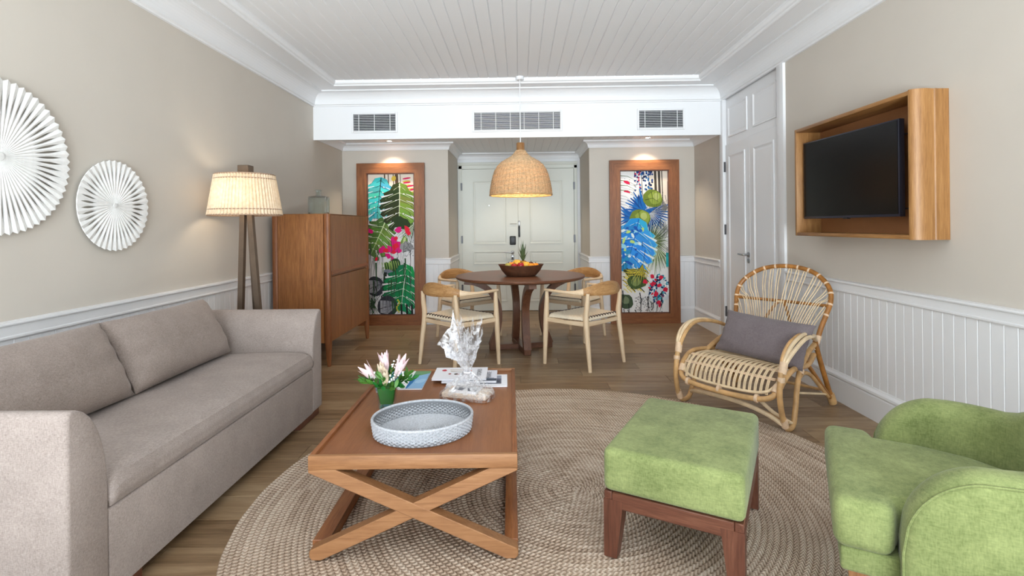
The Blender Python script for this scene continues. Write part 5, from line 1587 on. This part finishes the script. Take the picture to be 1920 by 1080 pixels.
def lily(label, base, head, L, w, open_, npet, mat, seed):
    b_ = Vector(base); h_ = Vector(head); d = (h_ - b_).normalized()
    t = thing('lily', label, 'flower', b_, 0, 'lilies in the glass vase')
    stemend = (h_ - b_) - d * L
    tube('stem', [(0, 0, 0), stemend * .5 + Vector((0, 0, .004)), stemend], .0028, M['leaf'], t, 6, n=3)
    p0 = None
    R0 = d.to_track_quat('Z', 'Y').to_matrix().to_4x4()
    for k in range(npet):
        if p0 is None: p0 = petal_obj(t, L, w, open_, mat); o = p0
        else: o = share(p0, t)
        o.matrix_local = Matrix.Translation(stemend) @ R0 @ Matrix.Rotation(2 * PI * k / npet + seed, 4, 'Z') @ Matrix.Scale(1 - .08 * (k % 2), 4)
        
VT = TOPZ + .085
lily('half open white pink lily leaning left over the table edge', (VX - .015, VY, VT), (VX - .122, VY - .02, .600), .125, .0165, .17, 6, M['petal'], .3)
lily('tall pink white lily standing at the centre of vase', (VX, VY + .012, VT), (VX - .022, VY + .01, .655), .115, .0165, .12, 6, M['petal'], 1.0)
lily('pink striped lily leaning right over the beach magazine', (VX + .018, VY, VT), (VX + .088, VY - .005, .640), .125, .0165, .14, 6, M['petal'], .6)
lily('closed cream pink lily bud at the front of vase', (VX, VY - .03, VT + .012), (VX + .001, VY - .062, .588), .09, .019, .0, 6, M['bud'], .2)
lily('closed slim lily bud behind the front bud', (VX - .012, VY - .012, VT), (VX - .025, VY - .03, .610), .08, .015, .0, 6, M['bud'], .9)
rd = random.Random(5)
for k in range(13):
    a_ = 2 * PI * k / 13 + rd.uniform(-.2, .2); lean = rd.uniform(.35, 1.15)
    if k in (0, 1, 12): lean = 1.0
    spr = thing('greenery_sprig', 'green leafy sprig in the lily vase', 'foliage', (VX + .022 * math.cos(a_), VY + .022 * math.sin(a_), VT), 0, 'leafy sprigs in the lily vase')
    Ls = rd.uniform(.075, .125)
    d = Vector((math.cos(a_) * math.sin(lean), math.sin(a_) * math.sin(lean), math.cos(lean)))
    tip = d * Ls + Vector((0, 0, -.02 * lean)); midp = d * Ls * .55 + Vector((0, 0, .006))
    tube('stem', [(0, 0, 0), midp, tip], .0016, M['leaf'], spr, 5, n=3)
    l0 = None
    for j in range(9):
        f = .35 + .65 * j / 8; P_ = midp * (2 * f * (1 - f)) + tip * f * f
        if l0 is None: l0 = leaf_mesh('leaf', .052, .0085, M['leaf'] if k % 3 else M['leaf_dark'], spr); o = l0
        else: o = share(l0, spr)
        dd = (d + Vector((rd.uniform(-1, 1), rd.uniform(-1, 1), rd.uniform(-.6, .5)))).normalized()
        aim(o, P_, dd, rd.uniform(0, 6.28))
for k, (dx, dy, dz, n) in enumerate(((.030, .01, .115, 9), (.052, -.012, .085, 8), (.036, -.04, .062, 8), (-.042, -.02, .075, 6))):
    bs = thing('blossom_sprig', ('baby breath sprig with tiny white blossoms standing tallest beside the pink lily', 'baby breath sprig with white blossoms right of the front bud', 'baby breath sprig with white blossoms low over the vase rim', 'baby breath sprig with white blossoms left of the front bud')[k], 'flower', (VX + dx * .3, VY + dy * .3, VT), 0, 'baby breath sprigs in the lily vase')
    bm0 = None
    for j in range(n):
        e = Vector((dx + rd.uniform(-.022, .022), dy + rd.uniform(-.02, .02), dz + rd.uniform(-.02, .022)))
        tube('stem', [(0, 0, 0), e * .6, e], .0008, M['leaf'], bs, 4)
        if bm0 is None:
            bm = bmesh.new(); bmesh.ops.create_icosphere(bm, subdivisions=1, radius=.0055)
            for v in bm.verts: v.co *= rd.uniform(.8, 1.2)
            bm0 = from_bm('blossom', bm, M['blossom'], bs, True); bm0.location = e
        else: share(bm0, bs, e, (j, j * 2, 0))

# ---- cellophane wrapped gift
gf = thing('gift_hamper', 'gift tray wrapped in gathered clear cellophane on the coffee table', 'gift', (-.272, 2.585, TOPZ), math.radians(-15))
bx_, by_ = .122, .062
box('tray_board', (-bx_, -by_, 0), (bx_, by_, .010), wood('oak_frame', 'x'), gf, .002, 1)
box('carton', (-bx_ + .006, -by_ + .005, .0102), (bx_ - .006, by_ - .005, .034), plain('cream_carton', rgb(232, 214, 194), .6), gf, .002, 1)
box('photo_card', (-.065, -.050, .0342), (.065, .030, .048), M['paper'], gf, .001, 1)
def cov_card(p):
    p.rect(0, 0, 1, 1, K(204, 204, 206)); p.rect(.05, .42, .95, .95, K(96, 98, 108))
    for k in range(14): p.ell(.1 + .06 * k, .48 + .05 * math.sin(k * 1.7), .05, .03, (K(70, 72, 82), K(140, 142, 150))[k % 2], 0, 7, .3, k)
fp = flat_print(gf, .126, .076, .0482, cov_card); fp.name = 'photo_print'; fp.location.y -= .010
rdc = random.Random(17)
NC = 56
jit = [rdc.uniform(-1, 1) for _ in range(NC * 24)]
def wrapf(u, v):
    th = 2 * PI * u
    k = int(round(u * NC)) % NC
    c_, s_ = math.cos(th), math.sin(th)
    ex = 5.0
    sqx = abs(c_) ** (2 / ex) * (1 if c_ > 0 else -1); sqy = abs(s_) ** (2 / ex) * (1 if s_ > 0 else -1)
    z = .002 + v * .128
    hold = max(0, 1 - max(0, v - .22) / .78)
    f = hold ** 1.15
    cr_ = .007 * jit[k * 24 + int(v * 12)] * (.4 + v) + .010 * math.sin(th * 9 + v * 3) * (v * (1 - v)) * 2
    px = (bx_ + .010) * sqx * f + .020 * c_ * (1 - f); py = (by_ + .010) * sqy * f + .018 * s_ * (1 - f)
    return (px + c_ * cr_, py + s_ * cr_, z + .004 * jit[k * 24 + 13 + int(v * 9)] * (1 if .05 < v < .95 else 0))
grid('cellophane_skirt', wrapf, NC, 13, M['cellophane'], gf, True, False)
def topf(u, v):
    th = 2 * PI * u; k = int(round(u * NC)) % NC
    c_, s_ = math.cos(th), math.sin(th)
    fold = .5 + .5 * math.cos(th * 7 + 1.2)
    r = .014 + (.040 + .036 * fold) * v ** .9 + .008 * jit[k * 24 + int(v * 14)] * v
    hgt = .21 + .055 * math.cos(th * 2 + .9) + .05 * jit[k * 24 + 20]
    lean = -.012 * v
    flop = .055 * v * v if -2.9 < (th if th < PI else th - 2 * PI) < -2.2 else 0
    return (r * c_ * 1.15 + lean - flop * .7, r * s_ * .8, .126 + hgt * v - flop)
grid('cellophane_plume', topf, NC, 12, M['cellophane'], gf, True, False)
grid('cellophane_fold', lambda u, v: ((topf(u * .6 + .2, v)[0]) * .55, topf(u * .6 + .2, v)[1] * .55, topf((u * .6 + .45) % 1, v)[2] * 1.0), 30, 10, M['cellophane'], gf, False, False)
tube('tie', [(.017 * math.cos(2 * PI * k / 16), .017 * math.sin(2 * PI * k / 16), .128) for k in range(16)], .004, M['paper'], gf, 6, True)
